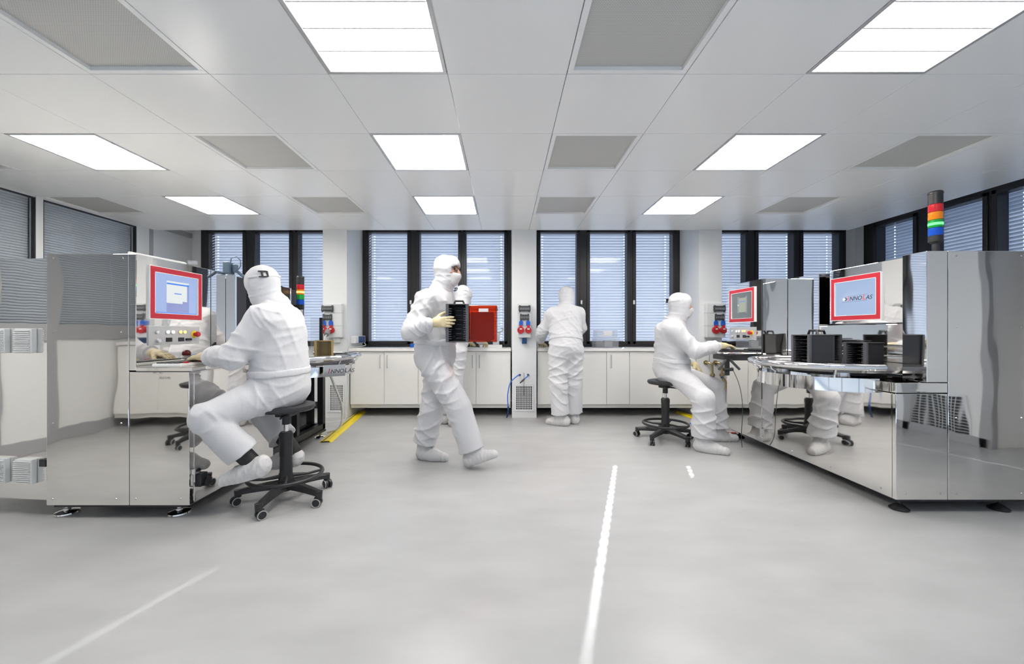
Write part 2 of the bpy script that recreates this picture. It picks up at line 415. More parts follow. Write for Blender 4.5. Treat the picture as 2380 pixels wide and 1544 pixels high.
def blind_mesh(mb, mapf, u0, u1, z0, z1, pitch, chord, tilt, holes=(), hw=0.021, sag=0.006):
    us = [u0, u1]
    for h in holes: us += [h - hw / 2, h + hw / 2]
    us = sorted(us); nz = int((z1 - z0) / pitch); ct, st = math.cos(tilt), math.sin(tilt)
    for i in range(nz + 1):
        zc = z0 + (i + 0.5) * pitch
        prof = []
        for q in (-0.5, -0.15, 0.15, 0.34, 0.5) if holes else (-0.5, -0.2, 0.2, 0.5):
            s_ = q * chord; b_ = sag * (1 - (2 * q) ** 2)
            prof.append((s_ * ct - b_ * st, -s_ * st - b_ * ct))       # inner edge high, outer edge low, bulging outwards
        V = [[mb.bm.verts.new(mapf(u, d, zc + z)) for d, z in prof] for u in us]
        for a in range(len(us) - 1):
            hole = any(abs((us[a] + us[a + 1]) / 2 - h) < 1e-6 for h in holes)
            for b in range(len(prof) - 1):
                if hole and b == 1: continue
                mb.bm.faces.new((V[a][b], V[a + 1][b], V[a + 1][b + 1], V[a][b + 1]))
for i, (a, b) in enumerate(gaps):
    MB().box((XL - 0.004, a, 1.22), (XL + 0.004, b, 2.476)).build('glass_pane', 'glass', lwall)
    mb = MB(); blind_mesh(mb, lambda u, d, z: (XL - 0.06 - d, u, z), a + 0.01, b - 0.01, 1.20, 2.46, 0.026, 0.030, math.radians(58))
    mb.build('blind', 'slat_grey', lwall, smooth=60)
    MB().cyl((XL - 0.035, a + (b - a) * (0.45 if i else 0.3), 1.22), (XL - 0.035, a + (b - a) * (0.45 if i else 0.3), 2.46), 0.0016, seg=6).build('blind_cord', 'white', lwall)
o = MB().box((XL - 0.45, YR - 0.1, 0), (XL - 0.40, 6.2, 2.85)).build('wall_corridor', 'wallgrey'); struct(o, 'grey corridor wall behind the glass partition', 'wall')
o = MB().box((-4.66, YE + 0.0, 2.53), (-4.63, YB - 0.04, 2.60)).build('trim_4', 'wallgrey'); struct(o, 'blue-grey rail high on the left niche wall', 'trim')

# windows
def make_window(n, axis, plane, u0, u1, panes, cords, handles, label):
    root = thing('window_%d' % n, label, 'window', (0, 0, 0), None, 'structure')
    if axis == 'x': mp = lambda u, d, z: (u, plane + d, z)
    else: mp = lambda u, d, z: (plane + d, u, z)
    def bx(mb, ua, ub, da, db, za, zb, bev=0.004): mb.box(mp(ua, da, za), mp(ub, db, zb), bev)
    Z0, Z1, G0, G1 = 0.93, 2.72, 1.006, 2.60
    mb = MB(); P = sorted(panes)
    bx(mb, u0, u1, -0.05, 0.07, Z0, G0); bx(mb, u0, u1, -0.05, 0.07, G1, Z1)
    bx(mb, u0, P[0][0], -0.05, 0.07, G0 - .01, G1 + .01); bx(mb, P[-1][1], u1, -0.05, 0.07, G0 - .01, G1 + .01)
    for a, b in zip(P, P[1:]): bx(mb, a[1], b[0], -0.05, 0.07, G0 - .01, G1 + .01)
    # raised sash profiles
    for a, b in P:
        for q0, q1, r0, r1 in ((a - 0.045, a + 0.002, G0 - 0.045, G1 + 0.045), (b - 0.002, b + 0.045, G0 - 0.045, G1 + 0.045)):
            bx(mb, q0, q1, -0.066, -0.04, r0, r1, 0.006)
        bx(mb, a - 0.045, b + 0.045, -0.066, -0.04, G0 - 0.045, G0 + 0.002, 0.006); bx(mb, a - 0.045, b + 0.045, -0.066, -0.04, G1 - 0.002, G1 + 0.045, 0.006)
    mb.build('window_frame', 'black_frame', root)
    for a, b in P:
        mb = MB(); bx(mb, a - 0.004, b + 0.004, 0.0, 0.006, G0 - 0.004, G1 + 0.004, 0); mb.build('glass_pane', 'glass', root)
        hs = [c for c in cords if a - 0.08 < c < b + 0.08]
        mb = MB(); blind_mesh(mb, lambda u, d, z: mp(u, d + 0.115, z), a - 0.09, b + 0.09, 0.90, 2.70, 0.0415, 0.0475, math.radians(77), hs)
        mb.build('blind', 'slat', root, smooth=60)
    mb = MB(); bx(mb, u0, u0 + 0.02, 0.06, 0.25, Z0, Z1, 0); bx(mb, u1 - 0.02, u1, 0.06, 0.25, Z0, Z1, 0); mb.build('reveal', 'wallgrey', root)
    for h in handles:
        mb = MB(); bx(mb, h - 0.013, h + 0.013, -0.085, -0.064, 1.545, 1.605, 0.006); mb.build('handle', 'white', root)
    return root
make_window(1, 'x', 5.90, -4.46, -2.41, [(-4.337, -3.839), (-3.661, -3.157), (-3.029, -2.52)], [-4.316], [], 'black three-pane window with closed blinds behind the left machine')
make_window(2, 'x', 5.90, -2.085, 0.1026, [(-1.99, -1.422), (-1.244, -0.676), (-0.561, 0.0)], [-1.956, -0.046], [-1.37], 'black three-pane window with closed blinds behind the walking person')
make_window(3, 'x', 5.90, 0.43, 2.59, [(0.53, 1.065), (1.256, 1.805), (1.932, 2.474)], [0.574, 1.812, 2.43], [1.13, 1.90], 'black three-pane window with closed blinds behind the person at the worktop')
make_window(4, 'x', 5.90, 2.89, 5.025, [(2.985, 3.54), (3.73, 4.247), (4.388, 4.911)], [4.263, 4.87], [], 'black three-pane window with closed blinds in the right back corner')
make_window(5, 'y', XW, 3.56, 5.76, [(5.053, 5.55), (4.317, 4.813), (3.70, 4.194)], [5.46, 4.10], [], 'black three-pane side window behind the right signal beacon')
make_window(6, 'y', XW, 1.30, 3.44, [(2.75, 3.30), (2.05, 2.62), (1.42, 1.93)], [1.9], [], 'black side window behind the right machine')

# ------------------------------------------------------------------ cabinets and worktops
YC = 5.33
def make_cabinet(x0, x1, ndoor, label, handles=None, sgn=1, yfront=YC, top=0.88):
    t = thing('base_cabinet', label, 'cabinet', ((x0 + x1) / 2, yfront, 0.118), 'white base cabinets')
    yb = yfront + 0.55 * sgn
    MB().box((x0, min(yfront + 0.02 * sgn, yb), 0.165), (x1, max(yfront + 0.02 * sgn, yb), top), 0.001).build('body', 'white_lam', t)
    MB().box((x0, min(yfront + 0.03 * sgn, yfront + 0.06 * sgn), 0.118), (x1, max(yfront + 0.03 * sgn, yfront + 0.06 * sgn), 0.165)).build('plinth', 'plinth', t)
    w = (x1 - x0) / ndoor
    for i in range(ndoor):
        a, b = x0 + i * w + 0.002, x0 + (i + 1) * w - 0.002
        d = MB().box((a, min(yfront, yfront + 0.019 * sgn), 0.172), (b, max(yfront, yfront + 0.019 * sgn), top - 0.004), 0.0015).build('door', 'white_lam', t)
        hx = (b - 0.045 if i == 0 else a + 0.045) if handles is None else (a + 0.055 if handles == 'l' else b - 0.055)
        yh = yfront - 0.03 * sgn
        MB().tube([(hx, yfront, 0.66), (hx, yh, 0.66), (hx, yh, 0.83), (hx, yfront, 0.83)], 0.0055, 8).build('handle', 'steel_brushed', d)
    return t
def make_worktop(x0, x1, label, y0=5.305, y1=5.845):
    o = MB().box((x0, min(y0, y1), 0.882), (x1, max(y0, y1), 0.92), 0.004).build('worktop', 'worktop')
    return tag(o, label, 'worktop', 'white worktops under the windows')
make_cabinet(-2.063, -1.153, 2, 'white two-door base cabinet right beside the left wall pillar')
make_cabinet(-1.151, -0.842, 1, 'narrow white base cabinet hidden behind the walking person', 'r')
make_cabinet(-0.84, 0.085, 2, 'white two-door base cabinet left of the middle pillar')
make_worktop(-2.075, 0.092, 'white worktop under the window behind the walking person')
make_cabinet(0.445, 1.37, 2, 'white two-door base cabinet behind the legs of the standing person')
make_cabinet(1.372, 1.677, 1, 'narrow white one-door base cabinet right of the standing person', 'l')
make_cabinet(1.679, 2.565, 2, 'white two-door base cabinet behind the right stool')
make_worktop(0.437, 2.572, 'white worktop under the window behind the standing person')
make_cabinet(2.90, 3.09, 1, 'slim white base cabinet right of the right pillar', 'r')
make_cabinet(3.092, 4.05, 2, 'white two-door base cabinet behind the right machine')
make_cabinet(4.052, 5.0, 2, 'white two-door base cabinet in the right back corner')
make_worktop(2.895, 5.02, 'white worktop in the right corner behind the right machine')
# cabinets behind the photographer, seen mirrored in the left machine
c = make_cabinet(-4.60, -3.68, 2, 'white cabinet lettered DRUCKER, mirrored in the left machine front', None, -1, 0.12, 0.98)
text_run(c, [('DRUCKER', 'ink', 1.0)], (-3.95, 0.1206, 0.585), (-1, 0, 0), (0, 0, 1), 0.04)
make_cabinet(-3.678, -2.76, 2, 'white cabinet next to the lettered one, mirrored in the left machine', None, -1, 0.12, 0.98)
make_worktop(-4.62, -2.72, 'white worktop behind the photographer, mirrored in the left machine', 0.145, -0.46).location.z = 0.10

# ------------------------------------------------------------------ socket boxes on the pillars
def make_socketbox(label, w=0.235, cx=0.0):
    t = thing('socket_distribution_box', label, 'socket box', (0, 0, 0), 'grey socket distribution boxes')
    # local: x across, y = 0 at the wall (front towards -y), z = 0 at the box centre
    MB().box((-w / 2, -0.075, -0.225), (w / 2, 0, 0.225), 0.012).build('housing', 'greybox', t)
    h = MB()
    for z in (-0.07, 0.10): h.box((-w / 2 - 0.001, -0.077, z - 0.0015), (w / 2 + 0.001, -0.01, z + 0.0015))
    h.build('joint_line', 'greymid', t)
    for z, ww, hh in ((0.155, 0.078, 0.036), (0.043, 0.06, 0.036)):
        b = MB().box((cx - ww, -0.098, z - hh), (cx + ww, -0.07, z + hh), 0.008)
        for sx in (-1, 1):
            for sz in (-1, 1): b.box((cx + sx * ww * 0.8 - 0.011, -0.094, z + sz * hh - 0.008), (cx + sx * ww * 0.8 + 0.011, -0.076, z + sz * hh + 0.008), 0.003)
        b = b.build('breaker_window', 'greydark', t)
        g_ = MB()
        n = 8 if ww > 0.07 else 5
        for i in range(n):
            x = cx - ww * 0.72 + i * ww * 1.44 / (n - 1); g_.box((x - 0.005, -0.102, z - 0.016), (x + 0.005, -0.097, z + 0.012), 0.001)
        g_.build('switch_row', 'greymid', b)
    for sx in (-1, 1):
        s_ = MB(); x = cx + sx * 0.046
        s_.prism([(x - 0.026, -0.066), (x + 0.026, -0.066), (x + 0.026, -0.02), (x + 0.013, -0.002), (x - 0.013, -0.002), (x - 0.026, -0.02)], 0.072, 0.094,
                 Matrix.Rotation(PI / 2, 4, 'X'))
        s_.build('blue_socket', 'blue', t)
    for sx, r in ((-1, 0.048), (1, 0.044)):
        s_ = MB(); x = cx + sx * 0.049
        s_.cyl((x, -0.07, -0.125), (x, -0.108, -0.13), r, r * 0.9, 24); s_.box((x - 0.016, -0.10, -0.10), (x + 0.016, -0.078, -0.058), 0.004)
        s_ = s_.build('red_socket', 'redsock', t)
        MB().box((x - 0.016, -0.1115, -0.118), (x + 0.016, -0.107, -0.092), 0.001).build('sticker', 'white', s_)
    return t
b1 = make_socketbox('grey socket box on the left pillar, with a plugged-in red connector', 0.23, -0.07)
p = MB()
p.cyl((-0.055, -0.10, -0.14), (-0.045, -0.17, -0.185), 0.036, 0.03, 18); p = p.build('plug', 'greymid', b1)
MB().tube([(-0.045, -0.17, -0.185), (-0.07, -0.2, -0.26), (-0.085, -0.2, -0.42), (-0.09, -0.18, -0.62)], 0.008, 8).build('cable', 'greybox', p)
MB().box((-0.01, -0.05, -0.29), (0.07, 0, -0.226), 0.006).build('lower_box', 'greybox', b1)
b1.location = (-2.235, YE, 1.29)
b2 = make_socketbox('grey socket box on the middle pillar, with dark blue socket below', 0.17)
MB().box((-0.03, -0.06, -0.305), (0.03, 0, -0.23), 0.005).build('lower_socket', 'bluedark', b2); b2.location = (0.265, YE, 1.29)
b3 = make_socketbox('grey socket box on the right pillar, near the seated person', 0.25, 0.04); b3.location = (2.765, YE, 1.29)
o = MB().box((-2.165, YE - 0.004, 0.99), (-2.095, YE, 1.015)).build('small_label', 'paper'); tag(o, 'small white name plate low on the left pillar', 'label')

def make_grille(label, x0, x1, z0, z1, y):
    t = thing('vent_grille', label, 'vent grille', ((x0 + x1) / 2, y, (z0 + z1) / 2), 'pillar vent grilles')
    MB().box((x0 + .01, y - 0.002, z0 + .01), (x1 - .01, y, z1 - .01)).build('backing', 'kick', t)
    m = MB(); b = 0.024
    m.box((x0, y - 0.008, z0), (x1, y, z0 + b), 0.002); m.box((x0, y - 0.008, z1 - b), (x1, y, z1), 0.002)
    m.box((x0, y - 0.008, z0 + b), (x0 + b, y, z1 - b), 0.002); m.box((x1 - b, y - 0.008, z0 + b), (x1, y, z1 - b), 0.002)
    m.build('frame', 'column', t)
    n = 10; g_ = MB()
    for i in range(1, n): x = x0 + b + (x1 - x0 - 2 * b) * i / n; g_.box((x - 0.0035, y - 0.007, z0 + b), (x + 0.0035, y - 0.001, z1 - b))
    n = 12
    for i in range(1, n): z = z0 + b + (z1 - z0 - 2 * b) * i / n; g_.box((x0 + b, y - 0.005, z - 0.0022), (x1 - b, y - 0.001, z + 0.0022))
    g_.build('grating', 'column', t); return t
make_grille('square vent grille low on the left pillar behind beige hoses', -2.325, -2.115, 0.08, 0.46, YE)
make_grille('square vent grille low on the middle pillar, below the blue hoses', 0.135, 0.39, 0.09, 0.445, YE)
t = make_grille('louvered vent grille on the right wall, mirrored in the right machine', -0.3, 0.3, 0.06, 0.48, 0.0); t.location = (4.748, 0.62, 0.27); t.rotation_euler = (0, 0, -PI / 2)

# hoses on the middle pillar
def hose(name, pts, r, m, label, cat, group=None):
    P = [Vector(p) for p in pts]; out = []
    for i in range(len(P) - 1):
        p0, p1, p2, p3 = P[max(i - 1, 0)], P[i], P[i + 1], P[min(i + 2, len(P) - 1)]
        for k in range(8):
            t_ = k / 8
            out.append(0.5 * ((2 * p1) + (p2 - p0) * t_ + (2 * p0 - 5 * p1 + 4 * p2 - p3) * t_ ** 2 + (3 * p1 - p0 - 3 * p2 + p3) * t_ ** 3))
    out.append(P[-1])
    o = MB().tube(out, r, 10).build(name, m, smooth=60); return tag(o, label, cat, group), out
yy = YE
for xx, nm in ((0.206, 'left'), (0.315, 'right')):
    o = MB().cyl((xx, yy, 0.572), (xx, yy - 0.014, 0.572), 0.014, seg=16).build('hose_outlet', 'black')
    tag(o, 'round black hose outlet on the middle pillar, %s of two' % nm, 'hose outlet', 'hose outlets on the middle pillar')
h1, pts = hose('air_hose', [(0.206, yy - 0.01, 0.572), (0.17, yy - 0.07, 0.565), (0.08, yy - 0.10, 0.48), (0.045, yy - 0.10, 0.32), (0.05, yy - 0.09, 0.16)], 0.007, 'bluehose', 'long blue air hose curving down left of the middle pillar', 'hose')
MB().tube([(0.05, yy - 0.09, 0.17), (0.052, yy - 0.09, 0.10), (0.044, yy - 0.085, 0.06), (0.03, yy - 0.08, 0.02)], [0.011, 0.012, 0.012, 0.009], 10).build('coupling', 'bluedark', h1)
h2, pts = hose('air_hose', [(0.315, yy - 0.01, 0.572), (0.30, yy - 0.05, 0.555), (0.255, yy - 0.05, 0.515)], 0.007, 'bluehose', 'short blue air hose stub with black coupling on the middle pillar', 'hose')
MB().tube([(0.265, yy - 0.05, 0.524), (0.24, yy - 0.05, 0.50), (0.205, yy - 0.05, 0.468)], [0.010, 0.012, 0.007], 10).build('coupling', 'greydark', h2)
hose('thin_cable', [(0.258, yy - 0.006, 0.60), (0.262, yy - 0.02, 0.54), (0.258, yy - 0.012, 0.42), (0.26, yy - 0.01, 0.30)], 0.0022, 'greydark', 'thin dark cable hanging over the middle pillar grille', 'cable')

# brass valves on right pillar
def make_valve(x, label):
    t = thing('brass_valve', label, 'valve', (x, YE, 0.6), 'brass valves on the right pillar')
    MB().cyl((x, YE, 0.735), (x, YE - 0.012, 0.735), 0.03, seg=18).build('flange', 'brass', t)
    MB().tube([(x, YE, 0.735), (x + 0.02, YE - 0.05, 0.735), (x + 0.055, YE - 0.06, 0.72), (x + 0.06, YE - 0.06, 0.66), (x + 0.06, YE - 0.06, 0.56), (x + 0.075, YE - 0.07, 0.52), (x + 0.10, YE - 0.08, 0.49), (x + 0.105, YE - 0.08, 0.38)],
              [0.014, 0.016, 0.018, 0.014, 0.014, 0.020, 0.015, 0.013], 12).build('pipe', 'brass', t, 60)
    MB().cyl((x + 0.03, YE - 0.06, 0.575), (x + 0.09, YE - 0.06, 0.575), 0.013, seg=12).cyl((x + 0.06, YE - 0.06, 0.60), (x + 0.06, YE - 0.06, 0.55), 0.024, seg=6).build('valve_body', 'brass', t)
    MB().box((x + 0.035, YE - 0.09, 0.535), (x + 0.06, YE - 0.07, 0.56), 0.004).build('lever', 'bluedark', t)
    return t
make_valve(2.665, 'brass water valve on the right pillar, left of the two')
make_valve(2.79, 'brass water valve on the right pillar, right of the two beside the red hose')
hose('hose', [(2.93, YE - 0.12, 0.80), (2.945, YE - 0.12, 0.60), (2.94, YE - 0.12, 0.36), (2.96, YE - 0.12, 0.02)], 0.012, 'redhose', 'red hose hanging right of the brass valves', 'hose')
hose('thin_cable', [(2.72, YE - 0.01, 0.98), (2.71, YE - 0.02, 0.88), (2.70, YE - 0.03, 0.75)], 0.003, 'greydark', 'thin dark cable above the brass valves', 'cable')

# ------------------------------------------------------------------ things on the worktops
WT = 0.92
t = thing('power_strip', 'white socket strip with three blue flaps on the window reveal at left', 'power strip', (-2.07, 5.6, 1.0))
MB().box((-2.085, 5.40, 0.985), (-2.02, 5.80, 1.085), 0.008).build('housing', 'white', t)
for i in range(3): MB().box((-2.03, 5.52 + i * 0.085, 0.99), (-2.008, 5.59 + i * 0.085, 1.08), 0.006).build('flap', 'bluedark', t)
hose('thin_cable', [(-2.03, 5.76, 0.99), (-1.99, 5.70, 0.95), (-2.03, 5.45, 0.93), (-2.07, 5.29, 0.9), (-2.068, 5.28, 0.5), (-2.075, 5.24, 0.20), (-2.07, 5.2, 0.02), (-2.1, 5.05, 0.008), (-2.3, 4.95, 0.008)], 0.004, 'white', 'thin white cable from the blue socket strip down to the floor', 'cable')
t = thing('parts_tray', 'small blue clip box on the worktop behind the walking person', 'box', (-1.30, 5.72, WT))
MB().box((-1.345, 5.68, WT), (-1.255, 5.76, WT + 0.05), 0.006).build('body', 'blue', t); MB().tube([(-1.30, 5.72, WT + 0.05), (-1.302, 5.72, WT + 0.085)], 0.008, 8).build('post', 'greymid', t)
t = thing('toggle_press', 'grey metal toggle press on the worktop behind the red box', 'press', (-0.10, 5.6, WT))
MB().box((-0.16, 5.55, WT + 0.04), (-0.07, 5.67, WT + 0.20), 0.005).build('column_block', 'alu', t)
MB().tube([(-0.11, 5.60, WT + 0.20), (-0.06, 5.58, WT + 0.21), (-0.03, 5.57, WT + 0.24), (-0.02, 5.57, WT + 0.27), (-0.05, 5.57, WT + 0.275)], 0.012, 8).build('lever', 'steel_brushed', t, 60)
MB().box((-0.34, 5.5, WT), (-0.03, 5.7, WT + 0.04), 0.004).build('base_plate', 'white', t)
MB().box((-0.30, 5.496, WT + 0.014), (-0.28, 5.5, WT + 0.028)).build('socket', 'black', t)
t = thing('dispenser_cup', 'white cup near the left hand of the standing person', 'cup', (0.50, 5.62, WT))
MB().lathe([(0.001, 0.001), (0.036, 0.001), (0.044, 0.12), (0.040, 0.12), (0.034, 0.008), (0.001, 0.008)], (0.50, 5.62, WT), 20).build('cup', 'white', t, 40)
MB().lathe([(0.02, 0.09), (0.03, 0.16), (0.018, 0.2), (0.001, 0.2)], (0.50, 5.62, WT), 14).build('contents', 'charcoal', t, 40)
t = thing('storage_box', 'clear plastic storage box on the worktop right of the standing person', 'storage box', (1.44, 5.6, WT))
def hollow(mb, lo, hi, w):
    x0, y0, z0 = lo; x1, y1, z1 = hi
    mb.box((x0, y0, z0), (x1, y1, z0 + w)); mb.box((x0, y0, z0 + w), (x1, y0 + w, z1)); mb.box((x0, y1 - w, z0 + w), (x1, y1, z1))
    mb.box((x0, y0 + w, z0 + w), (x0 + w, y1 - w, z1)); mb.box((x1 - w, y0 + w, z0 + w), (x1, y1 - w, z1)); return mb
hollow(MB(), (1.26, 5.48, WT), (1.575, 5.72, WT + 0.125), 0.006).build('body', 'frost', t)
MB().box((1.25, 5.47, WT + 0.12), (1.59, 5.73, WT + 0.14), 0.004).build('rim', 'frost', t)
hollow(MB(), (1.275, 5.49, WT + 0.138), (1.565, 5.71, WT + 0.245), 0.005).build('lid', 'frost', t)
MB().box((1.36, 5.484, WT + 0.165), (1.49, 5.492, WT + 0.235), 0.003).build('label', 'white', t)
MB().box((1.385, 5.50, WT + 0.01), (1.495, 5.60, WT + 0.10), 0.004).build('contents', 'greymid', t)

# yellow cable ramps
def ramp(a, b, w, label):
    a = Vector(a); b = Vector(b); d = (b - a); L = d.length; ang = math.atan2(d.y, d.x)
    t = thing('cable_ramp', label, 'cable ramp', a, 'yellow floor cable ramps')
    mtx = Matrix.Translation(a) @ Matrix.Rotation(ang, 4, 'Z')
    MB().prism([(-w / 2, 0), (w / 2, 0), (w * 0.28, 0.018), (-w * 0.28, 0.018)], 0, L, mtx @ Matrix(((0, 0, 1, 0), (1, 0, 0, 0), (0, 1, 0, 0), (0, 0, 0, 1)))).build('cover', 'yellow', t)
    m = MB(); n = int(L / 0.03)
    for i in range(n): m.box((i * 0.03 + 0.004, w * 0.08, 0.0182), (i * 0.03 + 0.019, w * 0.22, 0.0195), 0, mtx)
    m.box((-0.002, -w * 0.33, 0.002), (0.001, w * 0.33, 0.014), 0, mtx)
    m.build('slot_row', 'black', t); return t
ramp((-1.845, 4.10, 0), (-2.03, 5.66, 0), 0.13, 'yellow cable ramp on the floor beside the left machine')
ramp((2.55, 5.0, 0), (2.47, 5.62, 0), 0.11, 'short yellow cable ramp behind the right stool')
# ------------------------------------------------------------------ machines
def ring_tube(mb, c, R, a0, a1, z, r, n=40, ext0=None, ext1=None, seg=14):
    pts = []
    if ext0: pts.append(ext0)
    pts += [(c[0] + R * math.cos(a0 + (a1 - a0) * i / n), c[1] + R * math.sin(a0 + (a1 - a0) * i / n), z) for i in range(n + 1)]
    if ext1: pts.append(ext1)
    return mb.tube(pts, r, seg)

def beacon(parent, x, y, z0, lit, pole=0.0, k=1.0):
    """five-colour signal tower standing on z0; part with the modules as sub-parts"""
    r = 0.036
    prt = MB()
    if pole > 0: prt.cyl((x, y, z0), (x, y, z0 + pole), 0.018, seg=16); prt.lathe([(0.03, 0), (0.03, 0.01), (0.0, 0.01)], (x, y, z0), 18)
    b0 = z0 + pole
    prt.lathe([(0.0, 0), (0.022, 0), (r, 0.012), (r, 0.05), (0, 0.05)], (x, y, b0), 24)
    prt = prt.build('signal_tower', 'black', parent, 40)
    z = b0 + 0.05; h = 0.052
    for mname, litm in (('b_blue', None), ('b_green', 'b_greenlit'), ('b_orange', 'b_orangelit'), ('b_red', None)):
        MB().lathe([(0, 0.001), (r * 0.97, 0.001), (r, 0.004), (r, h - 0.003), (r * 0.94, h - 0.001), (0, h - 0.001)], (x, y, z), 24).build('lamp_module', mname, prt, 40)
        if lit == mname:
            MB().lathe([(r * 1.005, 0.016), (r * 1.012, 0.019), (r * 1.012, 0.030), (r * 1.005, 0.033)], (x, y, z), 24).build('lit_band', litm, prt, 40)
        z += h
    MB().lathe([(0, 0), (r, 0), (r, 0.065), (r * 1.05, 0.067), (r * 1.05, 0.078), (r * 0.9, 0.085), (0, 0.085)], (x, y, z), 24).build('cap', 'black', prt, 40)
    return prt

def side_panel_map(X, sgn, y0, flip=False):
    """maps (s along the face, out from the face, z) to the world; sgn = direction of the outward normal in x"""
    return lambda s, d, z: Vector((X + sgn * d, s, z))

def monitor(parent, X, sgn, y0, y1, z0, z1, screen):
    b = 0.033
    m = MB()
    def bx(mb, s0, s1, d0, d1, za, zb, bev=0.0): mb.box((X + sgn * d0 if sgn > 0 else X + sgn * d1, s0, za), (X + sgn * d1 if sgn > 0 else X + sgn * d0, s1, zb), bev)
    bx(m, y0, y1, 0.0, 0.012, z0, z0 + b); bx(m, y0, y1, 0.0, 0.012, z1 - b, z1); bx(m, y0, y0 + b, 0.0, 0.012, z0 + b, z1 - b); bx(m, y1 - b, y1, 0.0, 0.012, z0 + b, z1 - b)
    mon = m.build('monitor', 'red', parent)
    m = MB(); e = 0.004
    bx(m, y0 + b, y1 - b, 0.002, 0.0135, z0 + b, z0 + b + e); bx(m, y0 + b, y1 - b, 0.002, 0.0135, z1 - b - e, z1 - b); bx(m, y0 + b, y0 + b + e, 0.002, 0.0135, z0 + b, z1 - b); bx(m, y1 - b - e, y1 - b, 0.002, 0.0135, z0 + b, z1 - b)
    bx(m, y0 - 0.004, y0, 0, 0.0125, z0 - 0.004, z1 + 0.004); bx(m, y1, y1 + 0.004, 0, 0.0125, z0 - 0.004, z1 + 0.004); bx(m, y0, y1, 0, 0.0125, z0 - 0.004, z0); bx(m, y0, y1, 0, 0.0125, z1, z1 + 0.004)
    m.build('bezel_edge', 'white', mon)
    sy0, sy1, sz0, sz1 = y0 + b + e, y1 - b - e, z0 + b + e, z1 - b - e
    w, h = sy1 - sy0, sz1 - sz0
    # u runs left to right as one looks at the screen
    def U(u): return (sy1 - u * w) if sgn < 0 else (sy0 + u * w)
    def rect(nm, mt, u0, u1, v0, v1, d):
        mm = MB(); a, c = sorted((U(u0), U(u1))); bx(mm, a, c, 0.001, d, sz0 + v0 * h, sz0 + v1 * h); return mm.build(nm, mt, mon)
    if screen == 'dialog':
        rect('screen', 'scr_blue', 0, 1, 0, 1, 0.003); rect('taskbar', 'scr_bar', 0, 1, 0, 0.025, 0.0035)
        rect('app_window', 'scr_mid', 0.27, 0.80, 0.03, 0.84, 0.0038)
        rect('window_body', 'scr_white', 0.27, 0.64, 0.27, 0.80, 0.0042); rect('window_body', 'scr_white', 0.27, 0.75, 0.33, 0.80, 0.0042)
        rect('title_bar', 'scr_white', 0.27, 0.80, 0.80, 0.84, 0.0042); rect('title_bar', 'scr_bar', 0.27, 0.80, 0.75, 0.79, 0.0046)
        rect('highlight', 'scr_bar', 0.44, 0.61, 0.515, 0.54, 0.0046)
    elif screen == 'small':
        rect('screen', 'scr_grey', 0, 1, 0, 1, 0.003); rect('app_window', 'scr_green', 0.36, 0.68, 0.24, 0.80, 0.0038); rect('title_bar', 'scr_bar', 0.40, 0.64, 0.64, 0.665, 0.0044)
        rect('panel_area', 'greymid', 0.28, 0.36, 0.2, 0.85, 0.0038); rect('panel_area', 'greymid', 0.68, 0.74, 0.2, 0.85, 0.0038)
        rect('icon', 'white', 0.30, 0.335, 0.49, 0.55, 0.0042)
    else:
        rect('screen', 'scr_logo', 0, 1, 0, 1, 0.003)
        rgt = (0, -1, 0) if sgn < 0 else (0, 1, 0)
        base = Vector((X + sgn * 0.0042, U(0.30), sz0 + 0.43 * h)); s_ = 0.046
        R_ = Vector(rgt)
        text_run(mon, [('I', 'inkred', 1.25), ('NNO', 'ink', 1.0), ('L', 'inkred', 1.25), ('AS', 'ink', 1.0)], base, rgt, (0, 0, 1), s_, 'logo_lettering', 0.25)
        rect('logo_line', 'ink', 0.17, 0.78, 0.395, 0.40, 0.0036); rect('logo_line', 'ink', 0.40, 0.80, 0.575, 0.579, 0.0036)
        d = MB(); c0 = Vector((X + sgn * 0.0036, U(0.215), sz0 + 0.485 * h)); q = 0.014
        for k, mt in ((0, 'white'), (1, 'ink')):
            dd = MB()
            if k == 0: pl = [(-q, 0), (0, -q), (q, 0), (0, q)]
            else: pl = [(q * 0.7, -q), (q * 1.3, -q), (q * 2.3, 0), (q * 1.3, q), (q * 0.7, q), (q * 1.7, 0)]
            lo = [dd.bm.verts.new(c0 + R_ * a + Vector((0, 0, b_))) for a, b_ in pl]; hi = [dd.bm.verts.new(v.co + Vector((sgn * 0.0005, 0, 0))) for v in lo]
            dd.bm.faces.new(lo); dd.bm.faces.new(hi)
            for i in range(len(lo)): dd.bm.faces.new((lo[i], lo[(i + 1) % len(lo)], hi[(i + 1) % len(lo)], hi[i]))
            dd.build('logo_mark', mt, mon)
    return mon

